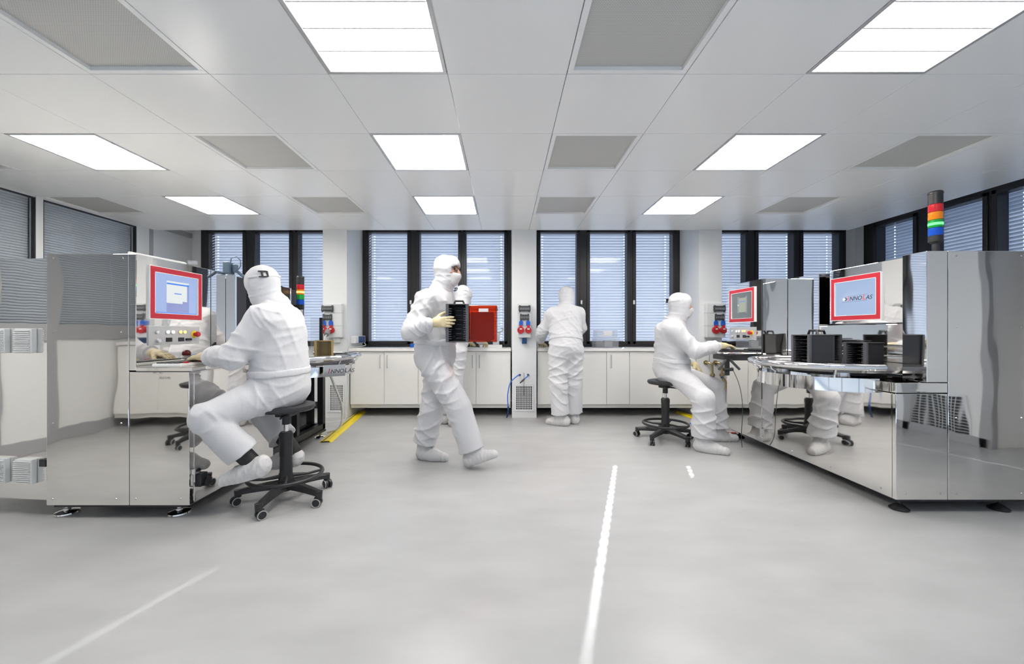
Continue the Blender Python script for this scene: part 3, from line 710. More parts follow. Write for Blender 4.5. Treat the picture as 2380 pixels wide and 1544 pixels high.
def control_panel(parent, X, sgn, y0, y1, z0, z1):
    def bx(mb, s0, s1, d0, d1, za, zb, bev=0.0):
        a, c = X + sgn * d0, X + sgn * d1; mb.box((min(a, c), s0, za), (max(a, c), s1, zb), bev); return mb
    p = bx(MB(), y0, y1, 0, 0.008, z0, z1, 0.002).build('control_panel', 'panelgrey', parent)
    w = y1 - y0; h = z1 - z0
    def U(u): return (y1 - u * w) if sgn < 0 else (y0 + u * w)
    def btn(u, v, r, m, nm='button', out=0.012):
        q = MB().cyl((X + sgn * 0.006, U(u), z0 + v * h), (X + sgn * (0.008 + out * 0.5), U(u), z0 + v * h), r * 1.25, seg=18).build('button_ring', 'steel_brushed', p)
        MB().cyl((X + sgn * 0.008, U(u), z0 + v * h), (X + sgn * (0.008 + out), U(u), z0 + v * h), r, seg=18).build(nm, m, p)
    for u, m in ((0.13, 'white'), (0.32, 'lit_white'), (0.42, 'lit_white'), (0.57, 'lit_amber'), (0.655, 'lit_amber')): btn(u, 0.68, 0.0095, m)
    q = MB().cyl((X + sgn * 0.006, U(0.88), z0 + 0.55 * h), (X + sgn * 0.010, U(0.88), z0 + 0.55 * h), 0.026, seg=22).build('emergency_ring', 'yellow', p)
    MB().cyl((X + sgn * 0.008, U(0.88), z0 + 0.55 * h), (X + sgn * 0.030, U(0.88), z0 + 0.55 * h), 0.013, seg=18).cyl((X + sgn * 0.030, U(0.88), z0 + 0.55 * h), (X + sgn * 0.042, U(0.88), z0 + 0.55 * h), 0.02, 0.017, seg=20).build('emergency_button', 'redsock', p)
    btn(0.14, 0.24, 0.011, 'chrome', 'key_switch', 0.02)
    for u in (0.36, 0.60): 
        a, c = sorted((U(u - 0.06), U(u + 0.06))); bx(MB(), a, c, 0.006, 0.011, z0 + 0.16 * h, z0 + 0.38 * h, 0.002).build('display', 'black', p)
    a, c = sorted((U(0.69), U(0.80))); bx(MB(), a, c, 0.006, 0.02, z0 + 0.20 * h, z0 + 0.33 * h, 0.003).build('port', 'black', p)
    return p

def foot(parent, x, y, zt, m='chrome', cone=False):
    if cone: prof = [(0, 0), (0.05, 0), (0.052, 0.008), (0.03, 0.026), (0.014, 0.036), (0.008, 0.04), (0.008, zt), (0, zt)]
    else: prof = [(0, 0), (0.055, 0), (0.06, 0.006), (0.058, 0.014), (0.04, 0.02), (0.018, 0.024), (0.018, 0.036), (0.011, 0.038), (0.011, 0.048), (0.015, 0.05), (0.015, 0.058), (0.010, 0.06), (0.010, zt), (0, zt)]
    return MB().lathe(prof, (x, y, 0), 28).build('levelling_foot', m, parent, 40)
def screws(mb, pts, axis='y', r=0.006):
    for p_ in pts:
        p_ = Vector(p_); d = Vector((0, -0.004, 0)) if axis == 'y' else Vector((axis, 0, 0))
        mb.cyl(p_, p_ + d, r, r * 0.6, 10)
    return mb

# ---- left machine
LX, LY = -1.915, 2.42
A = thing('laser_machine', 'polished steel laser machine on the left, operated by the seated person', 'machine', (-2.3, 3.3, 0))
MB().box((-2.784, LY, 0.085), (-2.283, 3.2, 1.616), 0.003).build('front_panel', 'steel', A)
MB().box((-2.281, LY + 0.0005, 0.905), (-2.24, 3.2, 1.616), 0.003).build('upper_side_panel', 'steel', A)
MB().box((-2.279, LY, 0.085), (LX, 3.3, 0.898), 0.003).build('lower_panel', 'steel', A)
MB().box((LX + 0.0005, LY + 0.035, 0.10), (LX + 0.004, 3.28, 0.89), 0.001).build('side_door', 'steel', A)
MB().box((-2.24, LY - 0.002, 0.90), (LX + 0.02, 3.18, 0.926), 0.004).build('desk_top', 'steel_flat', A)
MB().box((-2.76, LY + 0.02, 0.066), (-1.94, 4.33, 0.085)).build('base_plate', 'black', A)
for x, y in ((-2.745, 2.50), (-2.04, 2.50), (-1.985, 4.30), (-2.70, 4.30)): foot(A, x, y, 0.067)
s_ = MB(); screws(s_, [(-2.745, LY, 0.125), (-2.36, LY, 0.125), (-2.24, LY, 0.125), (-1.97, LY, 0.125), (-2.745, LY, 1.59), (-2.32, LY, 1.59), (-2.745, LY, 1.137), (-2.33, LY, 1.137), (-2.745, LY, 0.585), (-2.33, LY, 0.585)])
s_.build('screw_heads', 'steel_brushed', A)
monitor(A, -2.24, 1, 2.505, 2.93, 1.227, 1.560, 'dialog')
control_panel(A, -2.24, 1, 2.50, 2.915, 1.055, 1.18)
MB().box((-2.2398, 3.035, 0.93), (-2.2385, 3.04, 1.61)).build('door_seam', 'greydark', A)
MB().tube([(LX + 0.01, LY + 0.02, 0.22), (LX + 0.01, LY + 0.02, 0.30)], 0.012, 10).box((LX + 0.002, LY + 0.005, 0.20), (LX + 0.018, LY + 0.06, 0.27), 0.003).build('hinge', 'steel_brushed', A)
MB().cyl((LX, LY + 0.09, 0.20), (LX + 0.05, LY + 0.09, 0.20), 0.03, seg=18).box((LX, LY + 0.04, 0.18), (LX + 0.04, LY + 0.10, 0.26), 0.006).build('door_knob', 'black', A)
# upper enclosure over the loader, black framed glass
MB().box((-2.24, 3.2, 0.95), (-2.165, 3.222, 1.60), 0.002).build('edge_plate', 'steel_flat', A)
m = MB()
Xe = -2.17
for a, b, c, d in ((3.225, 3.35, 0.95, 1.59), (3.90, 4.02, 0.95, 1.585), (3.35, 3.90, 1.52, 1.59), (3.35, 3.90, 0.95, 1.06)): m.box((Xe - 0.03, a, c), (Xe, b, d), 0.004)
m.build('window_surround', 'black', A)
MB().box((Xe - 0.02, 3.34, 1.05), (Xe - 0.012, 3.91, 1.53)).build('window_glass', 'blackgloss', A)
MB().box((Xe - 0.03, 4.025, 0.93), (Xe + 0.004, 4.05, 1.585), 0.002).build('corner_strip', 'steel_flat', A)
MB().box((-2.74, 3.23, 0.90), (Xe - 0.03, 4.33, 1.58), 0.003).build('enclosure', 'steel', A)
MB().box((Xe - 0.03, 4.055, 0.93), (Xe + 0.0, 4.32, 1.575), 0.003).build('rear_window_surround', 'black', A)
MB().box((-2.18, 4.06, 1.385), (-2.06, 4.10, 1.42), 0.006).build('beacon_arm', 'black', A)
beacon(A, -2.095, 4.09, 1.37, 'b_orange')
MB().cyl((-2.10, 4.11, 0.93), (-2.10, 4.11, 1.37), 0.03, seg=16).build('beacon_post', 'steel_flat', A)
# loader base
m = MB()
for x, y in ((-1.99, 3.34), (-1.99, 4.33), (-2.72, 3.34), (-2.72, 4.33)): m.box((x - 0.03, y - 0.03, 0.085), (x + 0.03, y + 0.03, 0.76), 0.002)
for z in (0.085, 0.70):
    m.box((-2.02, 3.31, z), (-1.96, 4.36, z + 0.06), 0.002); m.box((-2.75, 3.31, z), (-1.96, 3.37, z + 0.06), 0.002); m.box((-2.75, 4.30, z), (-1.96, 4.36, z + 0.06), 0.002)
m.box((-2.02, 3.78, 0.1), (-1.97, 3.83, 0.74))
m.build('loader_frame', 'black', A)
MB().box((-2.70, 3.33, 0.14), (-2.05, 4.30, 0.70)).build('loader_drawer', 'blackgloss', A)
MB().cyl((-2.0, 3.62, 0.15), (-2.0, 3.62, 0.46), 0.045, seg=18).build('pump_cylinder', 'white', A)
LC = (-1.95, 3.90)
MB().arcband(LC, 0.455, 0.46, -PI / 2 + 0.02, PI / 2 - 0.02, 0.735, 0.825).build('apron', 'steel_flat', A, 40)
MB().lathe([(0, 0.835), (0.44, 0.835), (0.45, 0.85), (0.44, 0.872), (0, 0.872)], (*LC, 0), 48).build('turntable', 'gunmetal', A, 40)
ring_tube(MB(), LC, 0.5, -PI / 2, PI / 2, 0.905, 0.021, 44, (-2.1, 3.40, 0.905), (-2.1, 4.40, 0.905)).build('hand_rail', 'chrome', A, 60)
for a in (-1.2, -0.45, 0.35, 1.1):
    c_, s2 = math.cos(a), math.sin(a)
    MB().tube([(LC[0] + 0.49 * c_, LC[1] + 0.49 * s2, 0.90), (LC[0] + 0.47 * c_, LC[1] + 0.47 * s2, 0.86), (LC[0] + 0.452 * c_, LC[1] + 0.452 * s2, 0.845), (LC[0] + 0.452 * c_, LC[1] + 0.452 * s2, 0.78)], 0.007, 8).build('rail_bracket', 'chrome', A, 60)
for a, r in ((-1.0, 0.05), (0.1, 0.055), (0.8, 0.04)):
    MB().cyl((LC[0] + 0.36 * math.cos(a), LC[1] + 0.36 * math.sin(a), 0.74), (LC[0] + 0.36 * math.cos(a), LC[1] + 0.36 * math.sin(a), 0.86), r, seg=20).build('drive_unit', 'steel_brushed', A, 40)
# name plate on the apron
pc = Vector((LC[0] + 0.44, LC[1] - 0.10, 0.745))
pl_dir = Vector((0.75, 0.66, 0)).normalized()
pm = Matrix.Translation((-1.60, 3.52, 0.74)) @ Matrix.Rotation(math.atan2(pl_dir.y, pl_dir.x), 4, 'Z')
npl = MB().box((0, -0.004, 0), (0.19, 0.0, 0.105), 0.001, pm).build('name_plate', 'steel_flat', A)
o0 = pm @ Vector((0.035, -0.0045, 0.03))
text_run(npl, [('I', 'redsock', 1.25), ('NNO', 'ink', 1.0), ('L', 'ink', 1.25), ('AS', 'ink', 1.0)], o0, pl_dir, (0, 0, 1), 0.05, 'logo_lettering', 0.25)
# things on / around the left machine
t = thing('keyboard', 'light keyboard with dark red and green keys on the left machine desk', 'keyboard', (-2.07, 2.66, 0.926))
MB().box((-2.17, 2.45, 0.926), (-1.99, 2.88, 0.944), 0.004).build('body', 'paper', t)
m = MB(); 
for i in range(13):
    for j in range(4): m.box((-2.155 + j * 0.035, 2.465 + i * 0.031, 0.943), (-2.128 + j * 0.035, 2.49 + i * 0.031, 0.952), 0.002)
m.build('keys', 'greydark', t)
m = MB()
for i in (1, 5, 9): m.box((-2.015, 2.465 + i * 0.031, 0.943), (-1.995, 2.49 + i * 0.031, 0.954), 0.002)
m.build('function_keys', 'redsock', t)
t = thing('trackball', 'grey trackball with dark red ball beside the left keyboard', 'trackball', (-2.10, 2.98, 0.926))
MB().lathe([(0, 0), (0.06, 0), (0.06, 0.02), (0.035, 0.04), (0, 0.04)], (-2.10, 2.98, 0.926), 22).build('housing', 'greymid', t, 40)
MB().lathe([(0.03 * math.sin(a), 0.04 - 0.03 * math.cos(a)) for a in [PI * i / 10 for i in range(11)]], (-2.10, 2.98, 0.938), 20).build('ball', 'darkred', t, 60)
o = MB().tube([(-2.30, 2.44, 1.626), (-2.285, 2.85, 1.63)], 0.009, 10).build('paper_roll', 'paper'); tag(o, 'white paper roll lying on top of the left machine', 'paper roll')
t = thing('tape_roll', 'small clear tape roll on top of the left machine', 'tape roll', (-2.30, 2.98, 1.616))
MB().lathe([(0.022, -0.012), (0.03, -0.012), (0.03, 0.012), (0.022, 0.012), (0.022, -0.012)], (-2.27, 2.90, 1.646), 20, None).build('roll', 'frost', t, 40)
t = thing('clamp_camera', 'blue-grey clamp fixture with wire loop on top of the left machine', 'fixture', (-2.2, 3.22, 1.60))
MB().box((-2.24, 3.16, 1.605), (-2.19, 3.24, 1.70), 0.008, Matrix.Translation((0, 0, 0))).build('body', 'bluegrey', t)
MB().box((-2.185, 3.19, 1.62), (-2.155, 3.23, 1.685), 0.006).build('jaw', 'bluegrey', t)
MB().tube([(-2.17, 3.21, 1.64), (-2.12, 3.21, 1.60), (-2.09, 3.21, 1.585)], 0.012, 8).build('arm', 'bluegrey', t, 60)
MB().tube([(-2.20, 3.20, 1.70), (-2.195, 3.20, 1.735), (-2.15, 3.20, 1.745), (-2.12, 3.20, 1.715), (-2.12, 3.20, 1.67), (-2.14, 3.20, 1.64)], 0.004, 8).build('wire_loop', 'bluegrey', t, 60)

# electrical cabinet at the left edge
E = thing('electrical_cabinet', 'steel side cabinet with fan grilles at the left edge', 'cabinet', (-3.1, 2.6, 0))
rotm = Matrix.Translation((-2.79, 2.448, 0)) @ Matrix.Rotation(math.radians(-6), 4, 'Z')
MB().prism([(-0.72, 0), (-0.002, 0), (-0.07, 0.60), (-0.72, 0.60)], 0.105, 1.595, rotm).build('body', 'steel', E)
for u in (-0.212, -0.402):
    for z in (1.01, 0.207):
        g_ = MB().box((u, -0.03, z), (u + 0.118, 0.0, z + 0.152), 0.004, rotm).build('fan_grille', 'greybox', E)
        m = MB()
        for k in range(12): m.box((u - 0.002, -0.038, z + 0.006 + k * 0.0118), (u + 0.112, -0.026, z + 0.0125 + k * 0.0118), 0.001, rotm)
        m.build('louver', 'white', g_)
MB().box((-0.055, -0.02, 0.315), (-0.008, 0, 0.36), 0.003, rotm).build('switch', 'black', E)
for u, v in ((-0.68, 0.05), (-0.68, 0.55), (-0.06, 0.55)):
    p_ = rotm @ Vector((u, v, 0)); foot(E, p_.x, p_.y, 0.106)

# cassettes (wafer carriers)
def make_cassette(w, d, h, nslot, body='cassette', rib='cassette_edge', handle=True, wafers=True, hint='black'):
    """local: open front at -y, side walls at +-x, base at z=0"""
    t = thing('wafer_cassette', '', 'wafer cassette')
    for sx in (-1, 1):
        x = sx * w / 2
        sw = MB().box((min(x, x - sx * 0.008), -d / 2, 0.0), (max(x, x - sx * 0.008), d / 2, h), 0.002).build('side_wall', body, t)
        m = MB()
        for i in range(nslot):
            z = h * 0.08 + i * h * 0.84 / nslot
            m.box((min(x - sx * 0.008, x - sx * 0.03), -d / 2 + 0.004, z), (max(x - sx * 0.008, x - sx * 0.03), d / 2 - 0.004, z + h * 0.3 / nslot))
        m.build('slot_ribs', rib, sw)
    m = MB().box((-w / 2, -d / 2, 0), (w / 2, d / 2, 0.008), 0.002); m.build('base_plate', body, t)
    MB().box((-w / 2 - 0.004, -d / 2 - 0.004, h - 0.01), (w / 2 + 0.004, d / 2 + 0.004, h), 0.003).build('top_plate', body, t)
    MB().box((-w / 2, d / 2 - 0.008, 0), (w / 2, d / 2, h), 0.002).build('rear_wall', rib, t)
    for sx in (-1, 1): MB().box((sx * w / 2 - 0.012, -d / 2 - 0.006, 0), (sx * w / 2 + 0.012, -d / 2 + 0.012, h), 0.003).build('front_post', rib, t)
    if wafers:
        m = MB()
        for i in range(nslot // 2):
            z = h * 0.08 + i * 2 * h * 0.84 / nslot + h * 0.34 / nslot
            m.cyl((0, 0, z), (0, 0, z + 0.0012), min(w, d) * 0.46, seg=28)
        o = m.build('wafer_stack', 'wafer', t); 
    if handle:
        hh = 0.03
        MB().tube([(-w * 0.28, 0, h), (-w * 0.2, 0, h + hh), (w * 0.2, 0, h + hh), (w * 0.28, 0, h)], 0.009, 8).build('handle', body, t)
    return t

# ---- right machine
RX = 2.46; RY = 2.50
B = thing('laser_machine', 'polished steel laser machine on the right with curved chrome rail', 'machine', (2.9, 3.4, 0))
MB().box((RX, 2.528, 0.085), (3.6, 3.797, 0.752), 0.003).build('lower_panel', 'steel', B)
MB().box((RX, RY, 0.085), (2.785, 2.524, 0.752), 0.003).build('lower_front_panel', 'steel', B)
MB().box((RX, RY, 0.757), (2.785, 3.80, 0.82), 0.003).build('table_slab', 'steel', B)
MB().box((2.655, RY, 0.823), (2.785, 2.655, 1.65), 0.003).build('near_post_panel', 'steel', B)
MB().box((2.789, RY, 0.085), (3.75, 2.70, 1.65), 0.003).build('front_panel', 'steel', B)
MB().box((2.73, 2.70, 1.205), (3.6, 3.34, 1.65), 0.003).build('hood', 'steel', B)
MB().box((3.0, 2.68, 0.822), (3.6, 3.45, 1.204), 0.002).build('bay_wall', 'steel_flat', B)
MB().box((2.705, 3.42, 0.822), (3.6, 3.795, 1.645), 0.003).build('far_side_panel', 'steel', B)
MB().box((RX, 3.80, 0.085), (3.6, 4.40, 1.65), 0.003).build('operator_cabinet', 'steel', B)
MB().box((2.50, 2.52, 0.066), (3.6, 4.38, 0.085)).build('base_plate', 'black', B)
MB().box((RX + 0.02, 2.685, 0.82), (RX + 0.25, 2.70, 1.206), 0.001, Matrix.Translation((0.22, -0.005, 0))).build('bay_post', 'steel_flat', B)
for x, y in ((2.54, 2.56), (3.18, 2.56), (2.54, 4.3), (3.4, 4.3)): foot(B, x, y, 0.067, 'black', True)
s_ = MB(); screws(s_, [(2.52, RY, 0.125), (2.74, RY, 0.125), (2.84, RY, 0.125), (2.84, RY, 0.60), (2.84, RY, 1.17), (2.84, RY, 1.62), (3.25, RY, 1.62), (3.25, RY, 1.17), (3.25, RY, 0.6), (3.25, RY, 0.125)])
screws(s_, [(RX, 2.60, 0.12), (RX, 3.0, 0.12), (RX, 3.4, 0.12)], -0.004); s_.build('screw_heads', 'steel_brushed', B)
monitor(B, 2.73, -1, 2.876, 3.31, 1.235, 1.575, 'logo')
monitor(B, RX, -1, 3.90, 4.33, 1.245, 1.583, 'small')
control_panel(B, RX, -1, 3.89, 4.33, 1.06, 1.19)
MB().box((RX - 0.004, 3.798, 0.5), (RX + 0.01, 3.803, 1.64)).build('door_seam', 'greydark', B)
MB().box((RX - 0.012, 3.785, 0.15), (RX, 3.815, 0.22), 0.003).cyl((RX - 0.012, 3.80, 0.14), (RX - 0.012, 3.80, 0.23), 0.008, seg=10).build('hinge', 'steel_brushed', B)
beacon(B, 2.85, 2.63, 1.65, 'b_green', 0.075)
RC = (2.50, 3.10)
MB().arcband(RC, 0.445, 0.45, PI / 2 + 0.0, 1.5 * PI - 0.0, 0.735, 0.828).build('apron', 'steel_flat', B, 40)
MB().lathe([(0, 0.862), (0.44, 0.862), (0.45, 0.88), (0.44, 0.906), (0, 0.906)], (2.52, 3.10, 0), 48).build('turntable', 'gunmetal', B, 40)
MB().lathe([(0, 0.83), (0.30, 0.83), (0.30, 0.862), (0, 0.862)], (2.56, 3.10, 0), 36).build('turntable_drive', 'black', B, 40)
ring_tube(MB(), RC, 0.5, PI / 2, 1.5 * PI - 0.03, 0.905, 0.022, 44, (2.62, 3.60, 0.905), None).build('hand_rail', 'chrome', B, 60)
for a in (1.75, 2.5, 3.3, 4.15):
    c_, s2 = math.cos(a), math.sin(a)
    MB().tube([(RC[0] + 0.49 * c_, RC[1] + 0.49 * s2, 0.90), (RC[0] + 0.47 * c_, RC[1] + 0.47 * s2, 0.86), (RC[0] + 0.44 * c_, RC[1] + 0.44 * s2, 0.845), (RC[0] + 0.44 * c_, RC[1] + 0.44 * s2, 0.78)], 0.007, 8).build('rail_bracket', 'chrome', B, 60)
for a, r in ((2.3, 0.05), (3.2, 0.045), (4.3, 0.05)):
    MB().cyl((RC[0] + 0.34 * math.cos(a), RC[1] + 0.34 * math.sin(a), 0.76), (RC[0] + 0.34 * math.cos(a), RC[1] + 0.34 * math.sin(a), 0.864), r, seg=20).build('drive_unit', 'steel_brushed', B, 40)
m = MB()
for z in (0.96, 1.03): m.cyl((2.72, 3.40, z), (2.985, 2.80, z), 0.006, seg=10)
m.build('bay_rods', 'steel_brushed', B)
m = MB().cyl((2.92, 2.80, 1.20), (2.92, 2.80, 1.195), 0.03, seg=16).cyl((2.92, 3.0, 1.20), (2.92, 3.0, 1.195), 0.03, seg=16); m.build('bay_lamp', 'lit_white', B)
# keyboard tray of the right machine
tr = MB().box((2.115, 3.84, 0.925), (RX, 4.26, 0.945), 0.006).build('keyboard_tray', 'steel_flat', B)
MB().box((2.20, 3.90, 0.86), (RX, 4.20, 0.925), 0.004).build('tray_support', 'greydark', tr)
MB().box((2.135, 3.835, 0.72), (2.175, 3.865, 0.90), 0.006).cyl((2.11, 3.83, 0.78), (2.20, 3.83, 0.78), 0.016, seg=12).box((2.10, 3.83, 0.90), (2.23, 3.88, 0.93), 0.006).build('clamp', 'black', tr)
MB().tube([(2.14, 3.84, 0.87), (2.06, 3.82, 0.78)], 0.012, 8).tube([(2.18, 3.84, 0.87), (2.26, 3.82, 0.78)], 0.012, 8).build('clamp_lever', 'greydark', tr)
t = thing('keyboard', 'black keyboard under the hand of the person seated at the right machine', 'keyboard', (2.30, 4.05, 0.945))
MB().box((2.20, 3.87, 0.945), (2.38, 4.23, 0.962), 0.004).build('body', 'black', t)
m = MB()
for i in range(11):
    for j in range(4): m.box((2.21 + j * 0.036, 3.885 + i * 0.031, 0.961), (2.238 + j * 0.036, 3.91 + i * 0.031, 0.968), 0.002)
m.build('keys', 'greydark', t)
hose('thin_cable', [(2.20, 3.85, 0.80), (2.27, 3.84, 0.62), (2.30, 3.84, 0.40), (2.30, 3.86, 0.15), (2.33, 3.9, 0.01)], 0.003, 'greydark', 'thin grey cable hanging below the right keyboard tray', 'cable')

hose('cable', [(2.30, 4.92, 0.01), (2.36, 4.98, 0.012), (2.40, 4.90, 0.01), (2.34, 4.86, 0.012), (2.33, 4.95, 0.014)], 0.008, 'bluehose', 'small coil of blue cable on the floor behind the right stool', 'cable')
hose('cable', [(2.36, 4.62, 0.008), (2.42, 4.55, 0.008), (2.48, 4.48, 0.008), (2.60, 4.46, 0.008)], 0.007, 'redhose', 'red cable on the floor at the rear corner of the right machine', 'cable')
# carriers on the right turntable
c1 = make_cassette(0.18, 0.18, 0.215, 14); c1.location = (2.335, 3.01, 0.906); c1.rotation_euler = (0, 0, math.radians(-93))
tag(c1, 'large black wafer cassette with top handle on the right turntable, front', 'wafer cassette', 'black wafer cassettes on the right turntable')
c2 = copy_tree(c1); c2.location = (2.56, 3.22, 0.906); c2.rotation_euler = (0, 0, math.radians(20))
tag(c2, 'black wafer cassette with handle standing behind the large one on the turntable', 'wafer cassette', 'black wafer cassettes on the right turntable')
c3 = make_cassette(0.148, 0.148, 0.16, 10, handle=False)
tag(c3, 'small open black wafer cassette near the chrome rail end', 'wafer cassette', 'black wafer cassettes on the right turntable')
MB().box((-0.03, -0.03, 0.165), (0.03, 0.03, 0.175), 0.004).build('lid_grip', 'cassette', c3); c3.location = (2.60, 2.875, 0.906); c3.rotation_euler = (0, 0, math.radians(-84))
# carriers on the left turntable
c4 = make_cassette(0.15, 0.16, 0.185, 16, 'amber', 'amber', False, False); c4.location = (-1.80, 3.97, 0.872); c4.rotation_euler = (0, 0, math.radians(25))
tag(c4, 'amber transparent wafer cassette on the left turntable', 'wafer cassette')
t = thing('plastic_bag_stand', 'clear crinkled plastic sheet on a black post by the left turntable', 'plastic sheet', (-1.90, 4.15, 0.872))
MB().box((-2.02, 4.14, 0.90), (-1.93, 4.17, 1.29), 0.01).build('sheet', 'frost', t); MB().box((-1.925, 4.14, 0.872), (-1.895, 4.17, 1.29), 0.003).build('post', 'black', t)
for i, (x, y, r, h, mt, lab) in enumerate(((-1.64, 3.86, 0.025, 0.018, 'white', 'round white locating puck on the left turntable rim'), (-1.70, 3.66, 0.035, 0.012, 'white', 'flat white locating disc near the left turntable plate'))):
    o = MB().cyl((x, y, 0.872), (x, y, 0.872 + h), r, seg=18).build('locating_puck', mt); tag(o, lab, 'puck')
o = MB().cyl((-1.72, 3.98, 0.90), (-1.72, 4.0, 0.90), 0.028, seg=20).build('knob', 'black'); tag(o, 'black round knob beside the amber cassette', 'knob')
hose('beige_hose', [(-1.84, 4.15, 0.75), (-1.83, 4.30, 0.55), (-1.80, 4.42, 0.30), (-1.84, 4.46, 0.08), (-1.98, 4.45, 0.02)], 0.012, 'plinth', 'beige hose hanging below the left turntable', 'hose')
# ------------------------------------------------------------------ stools
def make_stool(label, h, loc, rot=0.0):
    t = thing('swivel_stool', label, 'stool', (0, 0, 0), 'black swivel stools')
    MB().lathe([(0, h - 0.065), (0.05, h - 0.06), (0.12, h - 0.05), (0.17, h - 0.042), (0.182, h - 0.026), (0.178, h - 0.008), (0.15, h - 0.001), (0.08, h - 0.006), (0, h - 0.01)], (0, 0, 0), 44).build('seat', 'charcoal', t, 50)
    MB().box((-0.05, -0.05, h - 0.085), (0.05, 0.05, h - 0.055), 0.008).cyl((0, 0, h - 0.14), (0, 0, h - 0.06), 0.025, seg=18).cyl((0.02, 0, h - 0.075), (0.13, 0.04, h - 0.075), 0.007, seg=8).build('seat_mount', 'black', t)
    MB().cyl((0, 0, h - 0.22), (0, 0, h - 0.13), 0.015, seg=18).build('gas_lift', 'chrome', t)
    zt = h - 0.19
    MB().lathe([(0, 0.12), (0.045, 0.12), (0.046, 0.16), (0.040, 0.18), (0.038, 0.30), (0.041, 0.302), (0.041, zt - 0.06), (0.044, zt - 0.05), (0.044, zt - 0.015), (0.034, zt), (0, zt)], (0, 0, 0), 26).build('column', 'black', t, 40)
    fr = MB(); fr.tube([(0.225 * math.cos(2 * PI * i / 48), 0.225 * math.sin(2 * PI * i / 48), 0.175) for i in range(48)], 0.0125, 12, closed=True)
    fr.build('foot_ring', 'black', t, 60)
    for i in range(4):
        a = 2 * PI * i / 4 + 0.5
        MB().tube([(0.04 * math.cos(a), 0.04 * math.sin(a), 0.165), (0.13 * math.cos(a), 0.13 * math.sin(a), 0.16), (0.222 * math.cos(a), 0.222 * math.sin(a), 0.172)], [0.014, 0.009, 0.009], 8).build('ring_spoke', 'black', t, 60)
    MB().lathe([(0, 0.075), (0.05, 0.075), (0.055, 0.10), (0.05, 0.14), (0, 0.145)], (0, 0, 0), 24).build('hub', 'black', t, 40)
    for i in range(5):
        a = 2 * PI * i / 5; ca, sa = math.cos(a), math.sin(a)
        pts = []; n = 9
        lm = MB(); rings = []
        for k in range(n):
            s_ = k / (n - 1); r = 0.03 + s_ * 0.265
            zt_ = 0.135 - 0.035 * s_ ** 1.6; th = 0.05 - 0.018 * s_; wd = 0.032 - 0.012 * s_
            c_ = Vector((r * ca, r * sa, 0)); sd = Vector((-sa, ca, 0))
            rings.append([lm.bm.verts.new(c_ + sd * (q * wd) + Vector((0, 0, zt_ - z * th))) for q, z in ((-0.6, 0), (0.6, 0), (1, 0.35), (1, 1), (-1, 1), (-1, 0.35))])
        for P_, Q_ in zip(rings, rings[1:]):
            for k in range(6): lm.bm.faces.new((P_[k], P_[(k + 1) % 6], Q_[(k + 1) % 6], Q_[k]))
        lm.bm.faces.new(rings[0]); lm.bm.faces.new(list(reversed(rings[-1])))
        ex = 0.285
        lm.cyl((ex * ca, ex * sa, 0.055), (ex * ca, ex * sa, 0.10), 0.021, 0.023, 14)
        leg = lm.build('leg', 'black', t, 35)
        tw = a + 0.9 + i * 1.1; ct, st = math.cos(tw), math.sin(tw); cc = Vector((ex * ca + 0.012 * -st, ex * sa + 0.012 * ct, 0.029))
        ax = Vector((ct, st, 0))
        wm = MB().cyl(cc - ax * 0.024, cc - ax * 0.006, 0.0285, seg=22).cyl(cc + ax * 0.006, cc + ax * 0.024, 0.0285, seg=22).cyl(cc - ax * 0.01, cc + ax * 0.01, 0.015, seg=12)
        wm.box((cc.x - 0.014, cc.y - 0.014, 0.03), (cc.x + 0.014, cc.y + 0.014, 0.062), 0.004)
        wm.build('caster', 'black', leg, 40)
        for sg in (-1, 1):
            tm = MB(); u = ax.cross(Vector((0, 0, 1))); pts = [cc + ax * sg * 0.0245 + (u * math.cos(2 * PI * k / 22) + Vector((0, 0, 1)) * math.sin(2 * PI * k / 22)) * 0.0262 for k in range(22)]
            tm.tube(pts, 0.003, 6, closed=True); tm.build('tyre', 'rubber', leg, 60)
    t.location = loc; t.rotation_euler = (0, 0, rot); return t
S1 = make_stool('black swivel stool carrying the seated person at the left machine', 0.655, (-1.48, 2.70, 0), math.radians(-92))
S2 = make_stool('black swivel stool carrying the person seated at the right machine', 0.635, (1.70, 4.20, 0), math.radians(-66))
S3 = copy_tree(S2); S3.location = (-3.09, 0.76, 0); S3.rotation_euler = (0, 0, 0.4)
tag(S3, 'empty black swivel stool seen only mirrored in the left machine', 'stool', 'black swivel stools')

